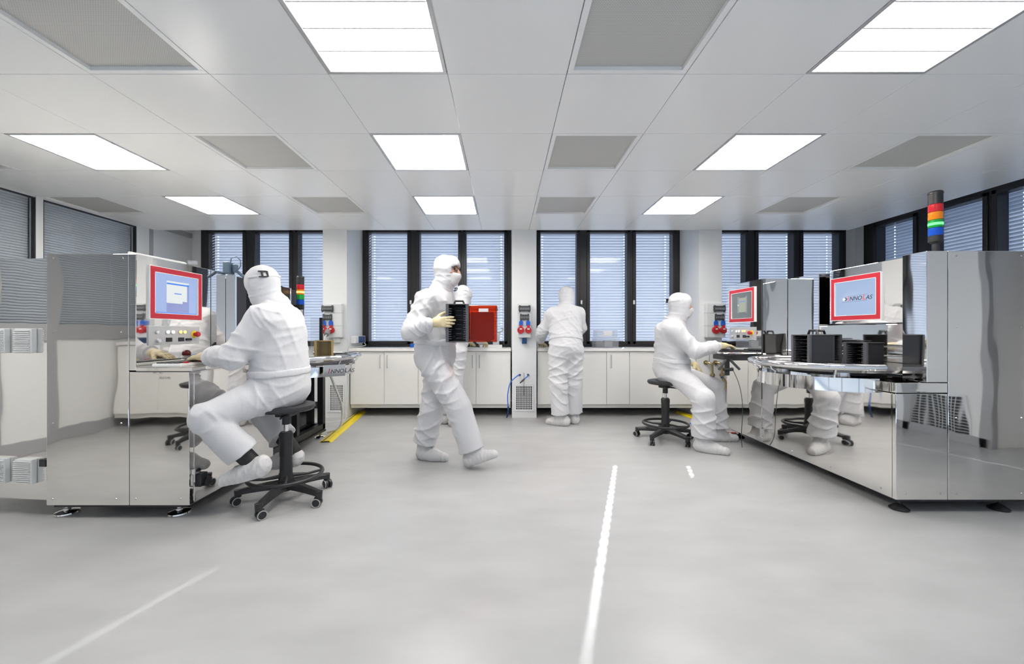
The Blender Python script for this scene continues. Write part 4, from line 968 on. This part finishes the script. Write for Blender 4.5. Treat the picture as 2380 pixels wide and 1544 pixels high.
# ------------------------------------------------------------------ people: smooth implicit surfaces
def nz3(P):
    x, y, z = P
    return (np.sin(7.1 * x + 3.3 * y + 1.1) + np.sin(6.3 * y - 4.7 * z + 2.7) + np.sin(8.2 * z + 5.1 * x + 0.5) + 0.5 * np.sin(15 * x - 11 * z + 9 * y)) / 3.5
class Field:
    def __init__(s, lo, hi, h):
        s.h = h; s.lo = np.array(lo, float); n = np.ceil((np.array(hi) - s.lo) / h).astype(int) + 1
        s.ax = [s.lo[i] + h * np.arange(n[i]) for i in range(3)]; s.F = np.full(tuple(n), 1.0, np.float32)
    def _sl(s, lo, hi):
        out = []
        for i in range(3):
            a = int(max(0, math.floor((lo[i] - s.lo[i]) / s.h))); b = int(min(len(s.ax[i]), math.ceil((hi[i] - s.lo[i]) / s.h) + 1))
            if b <= a: return None
            out.append(slice(a, b))
        return tuple(out)
    def pts(s, sl):
        return (s.ax[0][sl[0]][:, None, None], s.ax[1][sl[1]][None, :, None], s.ax[2][sl[2]][None, None, :])
    def cone(s, a, b, ra, rb, k=0.03, amp=0.0, lam=0.06, mode='add', seed=0.0, flat=False):
        a = np.array(a, float); b = np.array(b, float); R = max(ra, rb) + k + amp * 2 + 2 * s.h
        sl = s._sl(np.minimum(a, b) - R, np.maximum(a, b) + R)
        if sl is None: return
        P = s.pts(sl); d = b - a; L2 = max(float(d @ d), 1e-9); L = math.sqrt(L2)
        t = ((P[0] - a[0]) * d[0] + (P[1] - a[1]) * d[1] + (P[2] - a[2]) * d[2]) / L2
        tc = np.clip(t, 0, 1)
        q = np.sqrt((P[0] - a[0] - tc * d[0]) ** 2 + (P[1] - a[1] - tc * d[1]) ** 2 + (P[2] - a[2] - tc * d[2]) ** 2)
        D = q - (ra + (rb - ra) * tc)
        if amp:
            n = nz3((P[0] * 1.0 + seed, P[1], P[2]))
            e1 = np.cross(d / L, [0.31, 0.77, 0.55]); e1 /= np.linalg.norm(e1)
            side = ((P[0] - a[0]) * e1[0] + (P[1] - a[1]) * e1[1] + (P[2] - a[2]) * e1[2]) / max(ra, rb)
            rid = 0
            for sl_, w_ in ((1.4, 1.0), (-2.1, 0.8)):          # two families of slanting creases
                ph = PI * t * L / lam + sl_ * side + 2.6 * n + seed * 7 + sl_
                m_ = np.clip(0.9 * np.sin(3.1 * n + seed * 3 + 2.2 * sl_ + 2.5 * t) + 0.25, 0, 1)
                rid = rid + w_ * m_ * ((1 - np.abs(np.sin(ph))) ** 2 * 1.5 - 0.4)
            D = D - amp * rid
        if flat: D = np.maximum(D, (t - 1) * L)          # open garment end
        s._comb(sl, D, k, mode)
    def ell(s, c, rad, axes, k=0.02, mode='add'):
        c = np.array(c, float); R = max(rad) + k + 2 * s.h; sl = s._sl(c - R, c + R)
        if sl is None: return
        P = s.pts(sl); acc = 0
        for r, ax in zip(rad, axes):
            acc = acc + (((P[0] - c[0]) * ax[0] + (P[1] - c[1]) * ax[1] + (P[2] - c[2]) * ax[2]) / r) ** 2
        D = (np.sqrt(acc) - 1) * min(rad); s._comb(sl, D, k, mode)
    def plane(s, p, n):
        P = s.pts((slice(None),) * 3)
        D = -((P[0] - p[0]) * n[0] + (P[1] - p[1]) * n[1] + (P[2] - p[2]) * n[2])
        s.F = np.maximum(s.F, D.astype(np.float32))
    def _comb(s, sl, D, k, mode):
        A_ = s.F[sl]
        if mode == 'add':
            h = np.maximum(k - np.abs(A_ - D), 0) / k; s.F[sl] = np.minimum(A_, D) - h * h * k * 0.25
        else:
            B_ = -D; h = np.maximum(k - np.abs(A_ - B_), 0) / k; s.F[sl] = np.maximum(A_, B_) + h * h * k * 0.25
    def folds(s, amp, freq, dirv, warp=2.2, seed=0.0):
        P = s.pts((slice(None),) * 3)
        n = nz3((P[0] * 0.9 + seed, P[1] * 0.9, P[2] * 0.6)); m = nz3((P[0] * 0.7 - seed, P[1] * 0.7 + 2, P[2] * 0.6))
        ph = freq * (P[0] * dirv[0] + P[1] * dirv[1] + P[2] * dirv[2]) + warp * n * 2
        s.F -= (amp * ((1 - np.abs(np.sin(ph))) ** 2 * 1.4 - 0.4) * np.clip(0.25 + 1.1 * m, 0, 1.2)).astype(np.float32)
    def mesh(s, name):
        F = s.F; h = s.h; nx, ny, nz = F.shape
        F = F.copy(); F[0] = F[-1] = 1; F[:, 0] = F[:, -1] = 1; F[:, :, 0] = F[:, :, -1] = 1
        S = F < 0
        cnt = np.zeros((nx - 1, ny - 1, nz - 1), np.int8)
        for i in (0, 1):
            for j in (0, 1):
                for k in (0, 1): cnt += S[i:nx - 1 + i, j:ny - 1 + j, k:nz - 1 + k]
        act = (cnt > 0) & (cnt < 8); I = np.argwhere(act); idx = np.full(act.shape, -1, np.int64); idx[act] = np.arange(len(I))
        pos = np.zeros((len(I), 3)); num = np.zeros(len(I))
        cor = [(i, j, k) for i in (0, 1) for j in (0, 1) for k in (0, 1)]
        val = {c_: F[I[:, 0] + c_[0], I[:, 1] + c_[1], I[:, 2] + c_[2]].astype(float) for c_ in cor}
        for a in cor:
            for ax in range(3):
                if a[ax]: continue
                b = list(a); b[ax] = 1; b = tuple(b); f0, f1 = val[a], val[b]; m = (f0 < 0) != (f1 < 0)
                t = np.where(m, f0 / np.where(m, f0 - f1, 1), 0)
                p = np.zeros((len(I), 3)); p[:] = a; p[:, ax] += t
                pos += p * m[:, None]; num += m
        V = s.lo + h * (I + pos / np.maximum(num, 1)[:, None])
        quads = []
        for ax in range(3):
            sl0 = [slice(None)] * 3; sl1 = [slice(None)] * 3; sl0[ax] = slice(0, -1); sl1[ax] = slice(1, None)
            ch = S[tuple(sl0)] != S[tuple(sl1)]; E_ = np.argwhere(ch); o1, o2 = [(1, 2), (2, 0), (0, 1)][ax]
            ok = (E_[:, o1] > 0) & (E_[:, o2] > 0) & (E_[:, o1] < F.shape[o1] - 1) & (E_[:, o2] < F.shape[o2] - 1); E_ = E_[ok]
            cs = []
            for d1, d2 in ((-1, -1), (0, -1), (0, 0), (-1, 0)):
                c_ = E_.copy(); c_[:, o1] += d1; c_[:, o2] += d2; cs.append(idx[c_[:, 0], c_[:, 1], c_[:, 2]])
            q = np.stack(cs, 1); flip = ~S[E_[:, 0], E_[:, 1], E_[:, 2]]; q[flip] = q[flip][:, ::-1]; quads.append(q)
        Q = np.concatenate(quads); Q = Q[(Q >= 0).all(1)]
        return V, Q
def sdf_obj(fld, name, mats, parent, origin, matfn=None):
    V, Q = fld.mesh(name); V = V - np.array(origin)
    me = bpy.data.meshes.new(name)
    me.vertices.add(len(V)); me.vertices.foreach_set('co', V.astype(np.float32).ravel())
    me.loops.add(len(Q) * 4); me.loops.foreach_set('vertex_index', Q.astype(np.int32).ravel())
    me.polygons.add(len(Q)); me.polygons.foreach_set('loop_start', np.arange(0, len(Q) * 4, 4, dtype=np.int32)); me.polygons.foreach_set('loop_total', np.full(len(Q), 4, np.int32))
    for m in mats: me.materials.append(M[m])
    me.update(calc_edges=True)
    me.polygons.foreach_set('use_smooth', np.ones(len(Q), bool))
    if matfn is not None:
        c_ = V[Q].mean(1) + np.array(origin); me.polygons.foreach_set('material_index', matfn(c_).astype(np.int32))
    me.validate(); me.update()
    o = bpy.data.objects.new(name, me); COL.objects.link(o)
    if parent: o.parent = parent
    return o
def bounds(pts, pad):
    A_ = np.array([list(p) for p in pts]); return A_.min(0) - pad, A_.max(0) + pad

def hand_prims(w, f, n, side, curl=0.3, spread=1.0, thumb=0.4, cuff=None):
    """w wrist, f towards the fingers, n out of the back of the hand; returns cones"""
    f = Vector(f).normalized(); n = Vector(n); n = (n - f * n.dot(f)).normalized(); w = Vector(w)
    t = n.cross(f) if side == 'R' else f.cross(n)
    out = []
    K = []
    for off, base in ((0.030, 0.086), (0.010, 0.090), (-0.011, 0.087), (-0.030, 0.078)):
        k = w + f * base + t * off * spread; K.append(k)
        out.append((w + f * 0.012 + t * off * 0.65, k, 0.0165, 0.0125, 0.016))
    for i, (k, L) in enumerate(zip(K, (0.070, 0.079, 0.073, 0.058))):
        c_ = curl[i] if isinstance(curl, (list, tuple)) else curl * (1 + 0.12 * i)
        d = f + t * (0.06 * (1.5 - i)) * spread; p0 = k; ang = 0.0
        for sgm, (fr, r0, r1) in enumerate(((0.45, 0.0105, 0.0095), (0.31, 0.0095, 0.0085), (0.24, 0.0085, 0.0072))):
            ang += c_ * (0.8 if sgm == 0 else 1.0)
            dd = (d.normalized() * math.cos(ang) - n * math.sin(ang)).normalized(); p1 = p0 + dd * L * fr
            out.append((p0, p1, r0, r1, 0.004)); p0 = p1
    b = w + f * 0.022 + t * 0.026 - n * 0.006; d1 = (f * 0.62 + t * 0.72 - n * 0.25).normalized(); d2 = (f * 0.9 + t * 0.35 * (1 - thumb) - n * (0.15 + thumb * 0.5)).normalized()
    p1 = b + d1 * 0.044; p2 = p1 + (d1 * 0.4 + d2 * 0.6).normalized() * 0.032; p3 = p2 + d2 * 0.026
    out += [(b, p1, 0.017, 0.0125, 0.014), (p1, p2, 0.012, 0.0105, 0.004), (p2, p3, 0.0105, 0.0085, 0.004)]
    return out
def glove(parent, origin, w, f, n, side, arm, **kw):
    pr = hand_prims(w, f, n, side, **kw); w = Vector(w); arm = Vector(arm).normalized()
    pr.append((w - arm * 0.085, w - arm * 0.02, 0.037, 0.030, 0.01)); pr.append((w - arm * 0.03, w + Vector(f).normalized() * 0.03, 0.030, 0.026, 0.02))
    lo, hi = bounds([p for q in pr for p in q[:2]], 0.05); fd = Field(lo, hi, 0.0032)
    for a, b, r0, r1, k in pr: fd.cone(a, b, r0, r1, k)
    return sdf_obj(fd, 'glove', ['glove'], parent, origin)
def shoe(parent, origin, heel, d, u, ankle, mt='shoe', shaft=0.060):
    heel = Vector(heel); d = Vector(d).normalized(); u = Vector(u); u = (u - d * u.dot(d)).normalized(); ankle = Vector(ankle)
    lo, hi = bounds([heel - d * 0.05, heel + d * 0.30, ankle], 0.12); fd = Field(lo, hi, 0.0065)
    fd.cone(heel + d * 0.035 + u * 0.048, heel + d * 0.13 + u * 0.045, 0.056, 0.056, 0.03, 0.004, 0.04)
    fd.cone(heel + d * 0.13 + u * 0.04, heel + d * 0.245 + u * 0.03, 0.058, 0.042, 0.04, 0.004, 0.035, seed=1.3)
    fd.cone(heel + d * 0.05 + u * 0.06, ankle, shaft, shaft, 0.05, 0.003, 0.035, seed=0.6)
    fd.folds(0.004, 46, (d.x, d.y, 0.3), 1.6, 0.3)
    fd.plane(heel + u * 0.001, u)
    return sdf_obj(fd, 'shoe_cover', [mt], parent, origin)

def make_person(label, J, head, face, up, hands, feet, res=0.0075, face_detail=False, pants=(0.118, 0.098, 0.098), seed=0.0, buckle=False, belt=True, chestw=1.0, glasses=False, socks=False):
    """J: joints (world); head centre, face direction, head up; one body mesh, garments as children"""
    J = {k: Vector(v) for k, v in J.items()}
    c = Vector(head); f = Vector(face).normalized(); u = Vector(up); u = (u - f * u.dot(f)).normalized(); r = f.cross(u)
    org = Vector((J['pel'].x, J['pel'].y, 0))
    # body
    allp = list(J.values()) + [c + u * 0.14]
    lo, hi = bounds(allp, 0.16); B_ = Field(lo, hi, 0.0075 if face_detail else 0.013)
    fine = B_
    B_.cone(c - f * 0.028 + u * 0.03, c + f * 0.018 + u * 0.03, 0.081, 0.078, 0.03); B_.cone(c + f * 0.03 - u * 0.055, c + f * 0.05 - u * 0.088, 0.056, 0.036, 0.03)
    B_.cone(c + f * 0.088 + u * 0.018, c + f * 0.112 - u * 0.022, 0.011, 0.015, 0.014)                 # nose
    for sg in (-1, 1):
        B_.cone(c + f * 0.082 + u * 0.034 + r * sg * 0.012, c + f * 0.070 + u * 0.036 + r * sg * 0.05, 0.013, 0.011, 0.014)   # brow
        B_.ell(c + f * 0.092 + u * 0.012 + r * sg * 0.033, (0.014, 0.018, 0.011), (f, r, u), 0.01, 'sub')
        B_.cone(c + f * 0.072 + u * 0.012 + r * sg * 0.033, c + f * 0.0725 + u * 0.012 + r * sg * 0.033, 0.013, 0.013, 0.003)  # eyeball
        B_.cone(c + f * 0.062 - u * 0.02 + r * sg * 0.045, c + f * 0.04 - u * 0.03 + r * sg * 0.055, 0.024, 0.024, 0.02)
        B_.ell(c - f * 0.012 - u * 0.005 + r * sg * 0.082, (0.028, 0.012, 0.034), (f, r, u), 0.01)         # ear
    B_.cone(c + f * 0.085 - u * 0.058 - r * 0.018, c + f * 0.085 - u * 0.058 + r * 0.018, 0.009, 0.009, 0.008)   # lips
    B_.cone(c - f * 0.02 - u * 0.07, J['nk'], 0.056, 0.062, 0.04); B_.cone(J['nk'], J['ch'], 0.07, 0.11, 0.06); B_.cone(J['ch'], J['pel'], 0.115, 0.12, 0.06)
    for s_ in 'LR':
        B_.cone(J['ch'], J['sh' + s_], 0.08, 0.055, 0.05); B_.cone(J['sh' + s_], J['el' + s_], 0.052, 0.040, 0.03); B_.cone(J['el' + s_], hands[s_][0], 0.039, 0.020, 0.015)
        B_.cone(J['pel'], J['hip' + s_], 0.10, 0.09, 0.06); B_.cone(J['hip' + s_], J['kn' + s_], 0.082, 0.055, 0.05); B_.cone(J['kn' + s_], J['an' + s_], 0.054, 0.036, 0.03)
        h = hands[s_]; B_.cone(h[0], Vector(h[0]) + Vector(h[1]).normalized() * 0.06, 0.017, 0.012, 0.01)
        hl, fd_ = feet[s_][0], Vector(feet[s_][1]).normalized(); B_.cone(J['an' + s_], Vector(hl) + fd_ * 0.06 + Vector((0, 0, 0.05)), 0.034, 0.034, 0.03); B_.cone(Vector(hl) + fd_ * 0.03 + Vector((0, 0, 0.042)), Vector(hl) + fd_ * 0.2 + Vector((0, 0, 0.04)), 0.034, 0.026, 0.02)
    eyes = [np.array(c + f * 0.0845 + u * 0.012 + r * sg * 0.033) for sg in (-1, 1)]
    body = sdf_obj(B_, 'person', ['skin', 'eye'], None, org, lambda P: np.minimum(np.linalg.norm(P - eyes[0], axis=1), np.linalg.norm(P - eyes[1], axis=1)) < 0.0085)
    body.location = org; tag(body, label, 'person')
    # coverall
    lo, hi = bounds(J.values(), 0.24); S = Field(lo, hi, res)
    ch, pel, nk = J['ch'], J['pel'], J['nk']
    S.cone(pel, ch, 0.158, 0.15, 0.06, 0.007, 0.10, seed=seed)
    for s_ in 'LR':
        sh, el, wr, hip, kn, an = (J[k + s_] for k in ('sh', 'el', 'wr', 'hip', 'kn', 'an'))
        S.cone(hip.lerp(pel, 0.35) + Vector((0, 0, 0.02)), ch.lerp(sh, 0.55), 0.145, 0.112, 0.07, 0.006, 0.09, seed=seed + 1)
        S.cone(ch.lerp(nk, 0.55), sh, 0.085, 0.078, 0.07)
        S.cone(sh, el, 0.086, 0.074, 0.05, 0.009, 0.085, seed=seed + 2.1)
        S.cone(el, el.lerp(wr, 0.72), 0.074, 0.060, 0.035, 0.010, 0.07, seed=seed + 3.7)
        S.cone(el.lerp(wr, 0.68), el.lerp(wr, 0.86), 0.060, 0.042, 0.03, 0.005, 0.035, seed=seed + 0.3)
        S.cone(el.lerp(wr, 0.82), el.lerp(wr, 0.93), 0.040, 0.038, 0.008)
        S.cone(hip, kn, pants[0] + 0.012, pants[1], 0.035, 0.009, 0.11, seed=seed + 5.5)
        S.cone(kn, an.lerp(kn, 0.22 if socks else 0.06), pants[1], pants[2], 0.022, 0.010, 0.12, seed=seed + 6.2, flat=True)
    S.cone(ch, nk, 0.115, 0.082, 0.06)
    S.folds(0.010, 17, (0.35, 0.25, 0.85), 2.0, seed); S.folds(0.006, 30, (0.75, 0.5, 0.35), 1.5, seed + 2)
    suit = sdf_obj(S, 'coverall', ['suit'], body, org)
    if belt:
        ax = (ch - pel).normalized(); w0 = pel + ax * 0.10
        lo, hi = bounds([w0], 0.30); Bf = Field(lo, hi, 0.0085); 
        Bf.cone(w0 - ax * 0.02, w0 + ax * 0.02, 0.161, 0.161, 0.03)
        for s_ in 'LR': m_ = J['hip' + s_].lerp(pel, 0.35) + Vector((0, 0, 0.02)); e_ = ch.lerp(J['sh' + s_], 0.55); q = m_.lerp(e_, 0.17); Bf.cone(q - ax * 0.02, q + ax * 0.02, 0.149, 0.149, 0.06)
        Bf.folds(0.004, 60, (1, 1, 0.1), 1.0, seed)
        Bf.plane(w0 + ax * 0.024, -ax); Bf.plane(w0 - ax * 0.024, ax)
        sdf_obj(Bf, 'waistband', ['suit'], body, org)
    # hood
    nkb = nk - (nk - ch).normalized() * 0.02
    lo, hi = bounds([c + u * 0.14, c - u * 0.14, nkb], 0.17); H = Field(lo, hi, 0.0068)
    H.cone(c - f * 0.03 + u * 0.034, c + f * 0.014 + u * 0.036, 0.099, 0.094, 0.03, 0.002, 0.06, seed=seed); H.cone(c - f * 0.01 - u * 0.02, c + f * 0.012 - u * 0.075, 0.089, 0.079, 0.05, 0.004, 0.05, seed=seed + 1)
    H.cone(c - f * 0.02 - u * 0.085, nkb, 0.080, 0.105, 0.05, 0.007, 0.045, seed=seed + 2)
    H.folds(0.004, 34, (0.3, 0.2, 0.9), 1.4, seed)
    H.ell(c + f * 0.125 + u * 0.008, (0.085, 0.078, 0.036), (f, r, u), 0.012, 'sub')
    hood = sdf_obj(H, 'hood', ['suit'], body, org)
    lo, hi = bounds([c], 0.2); K = Field(lo, hi, 0.0065)
    K.cone(c + f * 0.05 - u * 0.042, c + f * 0.052 - u * 0.085, 0.066, 0.058, 0.03); K.cone(c + f * 0.085 - u * 0.032, c + f * 0.098 - u * 0.05, 0.026, 0.03, 0.04)
    K.plane(c - u * 0.022 + f * 0.1, -u)
    sdf_obj(K, 'face_mask', ['mask'], body, org)
    if buckle:
        bc = c - f * 0.124 + u * 0.045 - r * 0.035
        m = MB(); mt = Matrix.Translation(bc) @ Matrix((r, u, -f)).transposed().to_4x4()
        for q in (((-0.03, 0.014, 0), (0.02, 0.022, 0.012)), ((-0.03, -0.022, 0), (0.02, -0.014, 0.012)), ((-0.012, -0.02, 0), (-0.002, 0.02, 0.012)), ((0.018, -0.02, 0), (0.03, 0.02, 0.012))): m.box(q[0], q[1], 0.003, mt)
        b_ = m.build('buckle', 'strap', hood); b_.parent = body
        m = MB(); pts = [c - f * (0.03 + 0.098 * math.cos(a)) + r * 0.104 * math.sin(a) + u * (0.045 - 0.01 * math.cos(a)) for a in [(-1.3 + 2.6 * i / 16) for i in range(17)]]
        m.tube(pts, 0.006, 6); b_ = m.build('hood_strap', 'seam', body, 60)
    if glasses:
        m = MB()
        for sg in (-1, 1):
            e_ = c + f * 0.098 + u * 0.014 + r * sg * 0.034
            m.tube([e_ + r * 0.028 * math.cos(a) + u * 0.018 * math.sin(a) - f * 0.01 * (math.cos(a) * sg > 0.5) for a in [2 * PI * i / 18 for i in range(18)]], 0.0035, 6, closed=True)
            m.tube([e_ + r * sg * 0.028 + u * 0.006, e_ + r * sg * 0.045 - f * 0.05 + u * 0.008], 0.0035, 6)
        m.tube([c + f * 0.105 + u * 0.016 - r * 0.008, c + f * 0.105 + u * 0.016 + r * 0.008], 0.003, 6)
        m.build('glasses', 'strap', body, 60)
    for s_ in 'LR':
        h = hands[s_]; glove(body, org, h[0], h[1], h[2], s_, J['wr' + s_] - J['el' + s_], **(h[3] if len(h) > 3 else {}))
        ft = feet[s_]; an_ = J['an' + s_]
        if socks:
            top = Vector(ft[0]) + Vector((-0.03, 0, 0.075)); shoe(body, org, ft[0], ft[1], (0, 0, 1), top, 'shoe', 0.046)
            MB().tube([an_.lerp(J['kn' + s_], 0.35), an_, an_.lerp(top, 0.6), top - Vector((0, 0, 0.03))], [0.054, 0.05, 0.052, 0.05], 18).build('sock', 'strap', body, 60)
        else: shoe(body, org, ft[0], ft[1], ft[2] if len(ft) > 2 else (0, 0, 1), an_)
    return body

# seated at the left machine, facing -x
make_person('person in white cleanroom suit seated at the left machine, seen from behind',
    dict(pel=(-1.49, 2.70, 0.775), ch=(-1.505, 2.69, 1.13), nk=(-1.565, 2.69, 1.335),
         shL=(-1.53, 2.515, 1.225), shR=(-1.55, 2.875, 1.225), elL=(-1.665, 2.43, 0.985), elR=(-1.72, 2.97, 0.99), wrL=(-1.905, 2.56, 0.985), wrR=(-1.96, 2.86, 0.985),
         hipL=(-1.545, 2.60, 0.735), hipR=(-1.545, 2.80, 0.735), knL=(-1.765, 2.345, 0.632), knR=(-1.81, 2.90, 0.60), anL=(-1.545, 2.45, 0.33), anR=(-1.50, 2.80, 0.33)),
    (-1.635, 2.69, 1.452), (-0.78, 0.60, -0.20), (-0.2, 0, 1),
    {'L': ((-1.925, 2.572, 0.985), (-0.93, 0.25, -0.12), (0, 0, 1), dict(curl=0.22)), 'R': ((-1.985, 2.85, 0.985), (-0.9, -0.1, -0.14), (0, 0, 1), dict(curl=0.25))},
    {'L': ((-1.455, 2.44, 0.262), (-0.93, -0.06, -0.22)), 'R': ((-1.44, 2.80, 0.20), (-0.95, 0.1, -0.12))}, pants=(0.118, 0.083, 0.094), seed=0.4, buckle=True, socks=True, res=0.007)

# walking with the boxes, facing +x
make_person('person in white cleanroom suit and glasses walking, carrying a black cassette and red box',
    dict(pel=(-0.60, 3.46, 0.96), ch=(-0.585, 3.45, 1.34), nk=(-0.54, 3.45, 1.52),
         shR=(-0.645, 3.275, 1.40), shL=(-0.54, 3.62, 1.40), elR=(-0.745, 3.17, 1.145), elL=(-0.47, 3.69, 1.13), wrR=(-0.56, 3.055, 1.215), wrL=(-0.25, 3.56, 1.10),
         hipR=(-0.627, 3.375, 0.91), hipL=(-0.573, 3.545, 0.91), knR=(-0.385, 3.34, 0.51), knL=(-0.635, 3.54, 0.48), anR=(-0.265, 3.325, 0.135), anL=(-0.72, 3.575, 0.13)),
    (-0.488, 3.43, 1.672), (0.93, -0.32, -0.10), (0.1, 0, 1),
    {'R': ((-0.545, 3.065, 1.213), (0.99, 0.06, 0.05), (0, -1, 0.1), dict(curl=[0.16, 0.18, 0.2, 0.22], thumb=0.2)), 'L': ((-0.225, 3.535, 1.10), (0.95, -0.3, 0.05), (0, 1, 0), dict(curl=0.25))},
    {'R': ((-0.30, 3.34, 0.012), (0.88, -0.27, 0.36)), 'L': ((-0.765, 3.59, 0.0), (0.95, -0.3, 0))}, face_detail=True, pants=(0.114, 0.108, 0.105), seed=2.2, glasses=True)

# behind the walking person, at the worktop
make_person('person in white cleanroom suit half hidden behind the walking person, at the worktop',
    dict(pel=(-0.66, 4.87, 0.93), ch=(-0.60, 4.95, 1.28), nk=(-0.55, 4.98, 1.44),
         shL=(-0.74, 5.03, 1.34), shR=(-0.46, 4.90, 1.34), elL=(-0.70, 5.16, 1.10), elR=(-0.35, 5.06, 1.10), wrL=(-0.52, 5.33, 1.02), wrR=(-0.30, 5.30, 1.02),
         hipL=(-0.73, 4.92, 0.88), hipR=(-0.58, 4.85, 0.88), knL=(-0.74, 4.97, 0.48), knR=(-0.60, 4.84, 0.48), anL=(-0.74, 4.98, 0.11), anR=(-0.60, 4.82, 0.11)),
    (-0.512, 5.02, 1.590), (0.55, 0.80, -0.30), (0.1, 0.2, 1),
    {'L': ((-0.51, 5.345, 1.015), (0.7, 0.7, -0.3), (0, 0, 1)), 'R': ((-0.29, 5.32, 1.015), (0.3, 0.9, -0.3), (0, 0, 1))},
    {'L': ((-0.75, 4.92, 0), (0.3, 0.95, 0)), 'R': ((-0.63, 4.78, 0), (0.45, 0.88, 0))}, pants=(0.11, 0.096, 0.092), seed=3.1, buckle=True, res=0.0085)

# standing bent over the worktop
make_person('person in white cleanroom suit standing with back turned, bent over the worktop',
    dict(pel=(0.755, 4.86, 0.955), ch=(0.765, 4.97, 1.30), nk=(0.785, 5.06, 1.47),
         shL=(0.60, 4.99, 1.355), shR=(0.915, 4.98, 1.365), elL=(0.485, 5.06, 1.15), elR=(0.965, 5.05, 1.19), wrL=(0.475, 5.31, 1.01), wrR=(0.90, 5.30, 1.04),
         hipL=(0.665, 4.86, 0.89), hipR=(0.845, 4.87, 0.89), knL=(0.655, 4.83, 0.49), knR=(0.855, 4.91, 0.49), anL=(0.685, 4.85, 0.12), anR=(0.865, 4.97, 0.12)),
    (0.80, 5.13, 1.590), (0.05, 0.86, -0.52), (0, 0.5, 1),
    {'L': ((0.485, 5.335, 1.0), (0.25, 0.9, -0.25), (0, 0, 1)), 'R': ((0.885, 5.325, 1.03), (-0.3, 0.9, -0.3), (0, 0, 1))},
    {'L': ((0.775, 4.835, 0), (-0.90, 0.42, 0)), 'R': ((0.865, 4.92, 0), (0.15, 0.98, 0))}, pants=(0.116, 0.108, 0.108), seed=4.6, res=0.0075)

# seated at the right machine, facing +x
make_person('person in white suit and face mask seated sideways at the right machine',
    dict(pel=(1.735, 4.18, 0.75), ch=(1.745, 4.17, 1.09), nk=(1.79, 4.15, 1.275),
         shR=(1.70, 3.975, 1.155), shL=(1.745, 4.35, 1.155), elR=(1.865, 3.87, 0.955), elL=(1.79, 4.44, 0.90), wrR=(2.135, 3.945, 1.005), wrL=(2.05, 4.30, 0.81),
         hipR=(1.78, 4.06, 0.70), hipL=(1.79, 4.27, 0.71), knR=(1.875, 3.745, 0.515), knL=(2.20, 4.18, 0.555), anR=(1.905, 3.80, 0.13), anL=(2.245, 4.18, 0.12)),
    (1.835, 4.14, 1.415), (0.99, -0.02, -0.06), (0.05, 0, 1),
    {'R': ((2.16, 3.955, 1.008), (0.97, 0.12, -0.08), (0.05, 0, 1), dict(curl=0.26)), 'L': ((2.055, 4.295, 0.80), (0.42, -0.36, -0.80), (0.62, -0.62, 0.35), dict(curl=0.2))},
    {'R': ((1.85, 3.835, 0), (0.82, -0.57, 0)), 'L': ((2.155, 4.19, 0), (0.98, -0.16, 0))}, face_detail=True, pants=(0.104, 0.098, 0.11), seed=5.3, buckle=True, res=0.007)

# carried boxes
cc1 = make_cassette(0.155, 0.25, 0.30, 14); cc1.location = (-0.365, 3.215, 1.06)
tag(cc1, 'tall black wafer cassette carried in the hand of the walking person', 'wafer cassette')
t = thing('carrier_box', 'translucent red carrier box carried by the walking person', 'carrier box', (-0.18, 3.25, 1.05))
hollow(MB(), (-0.283, 3.13, 1.06), (-0.06, 3.50, 1.345), 0.006).build('shell', 'redbox', t)
MB().box((-0.287, 3.126, 1.325), (-0.056, 3.504, 1.350), 0.005).build('lid', 'redbox', t)
MB().box((-0.265, 3.15, 1.075), (-0.085, 3.48, 1.30), 0.004).build('contents', 'redcore', t)
MB().box((-0.20, 3.1215, 1.298), (-0.125, 3.1285, 1.324), 0.001).build('label', 'white', t)
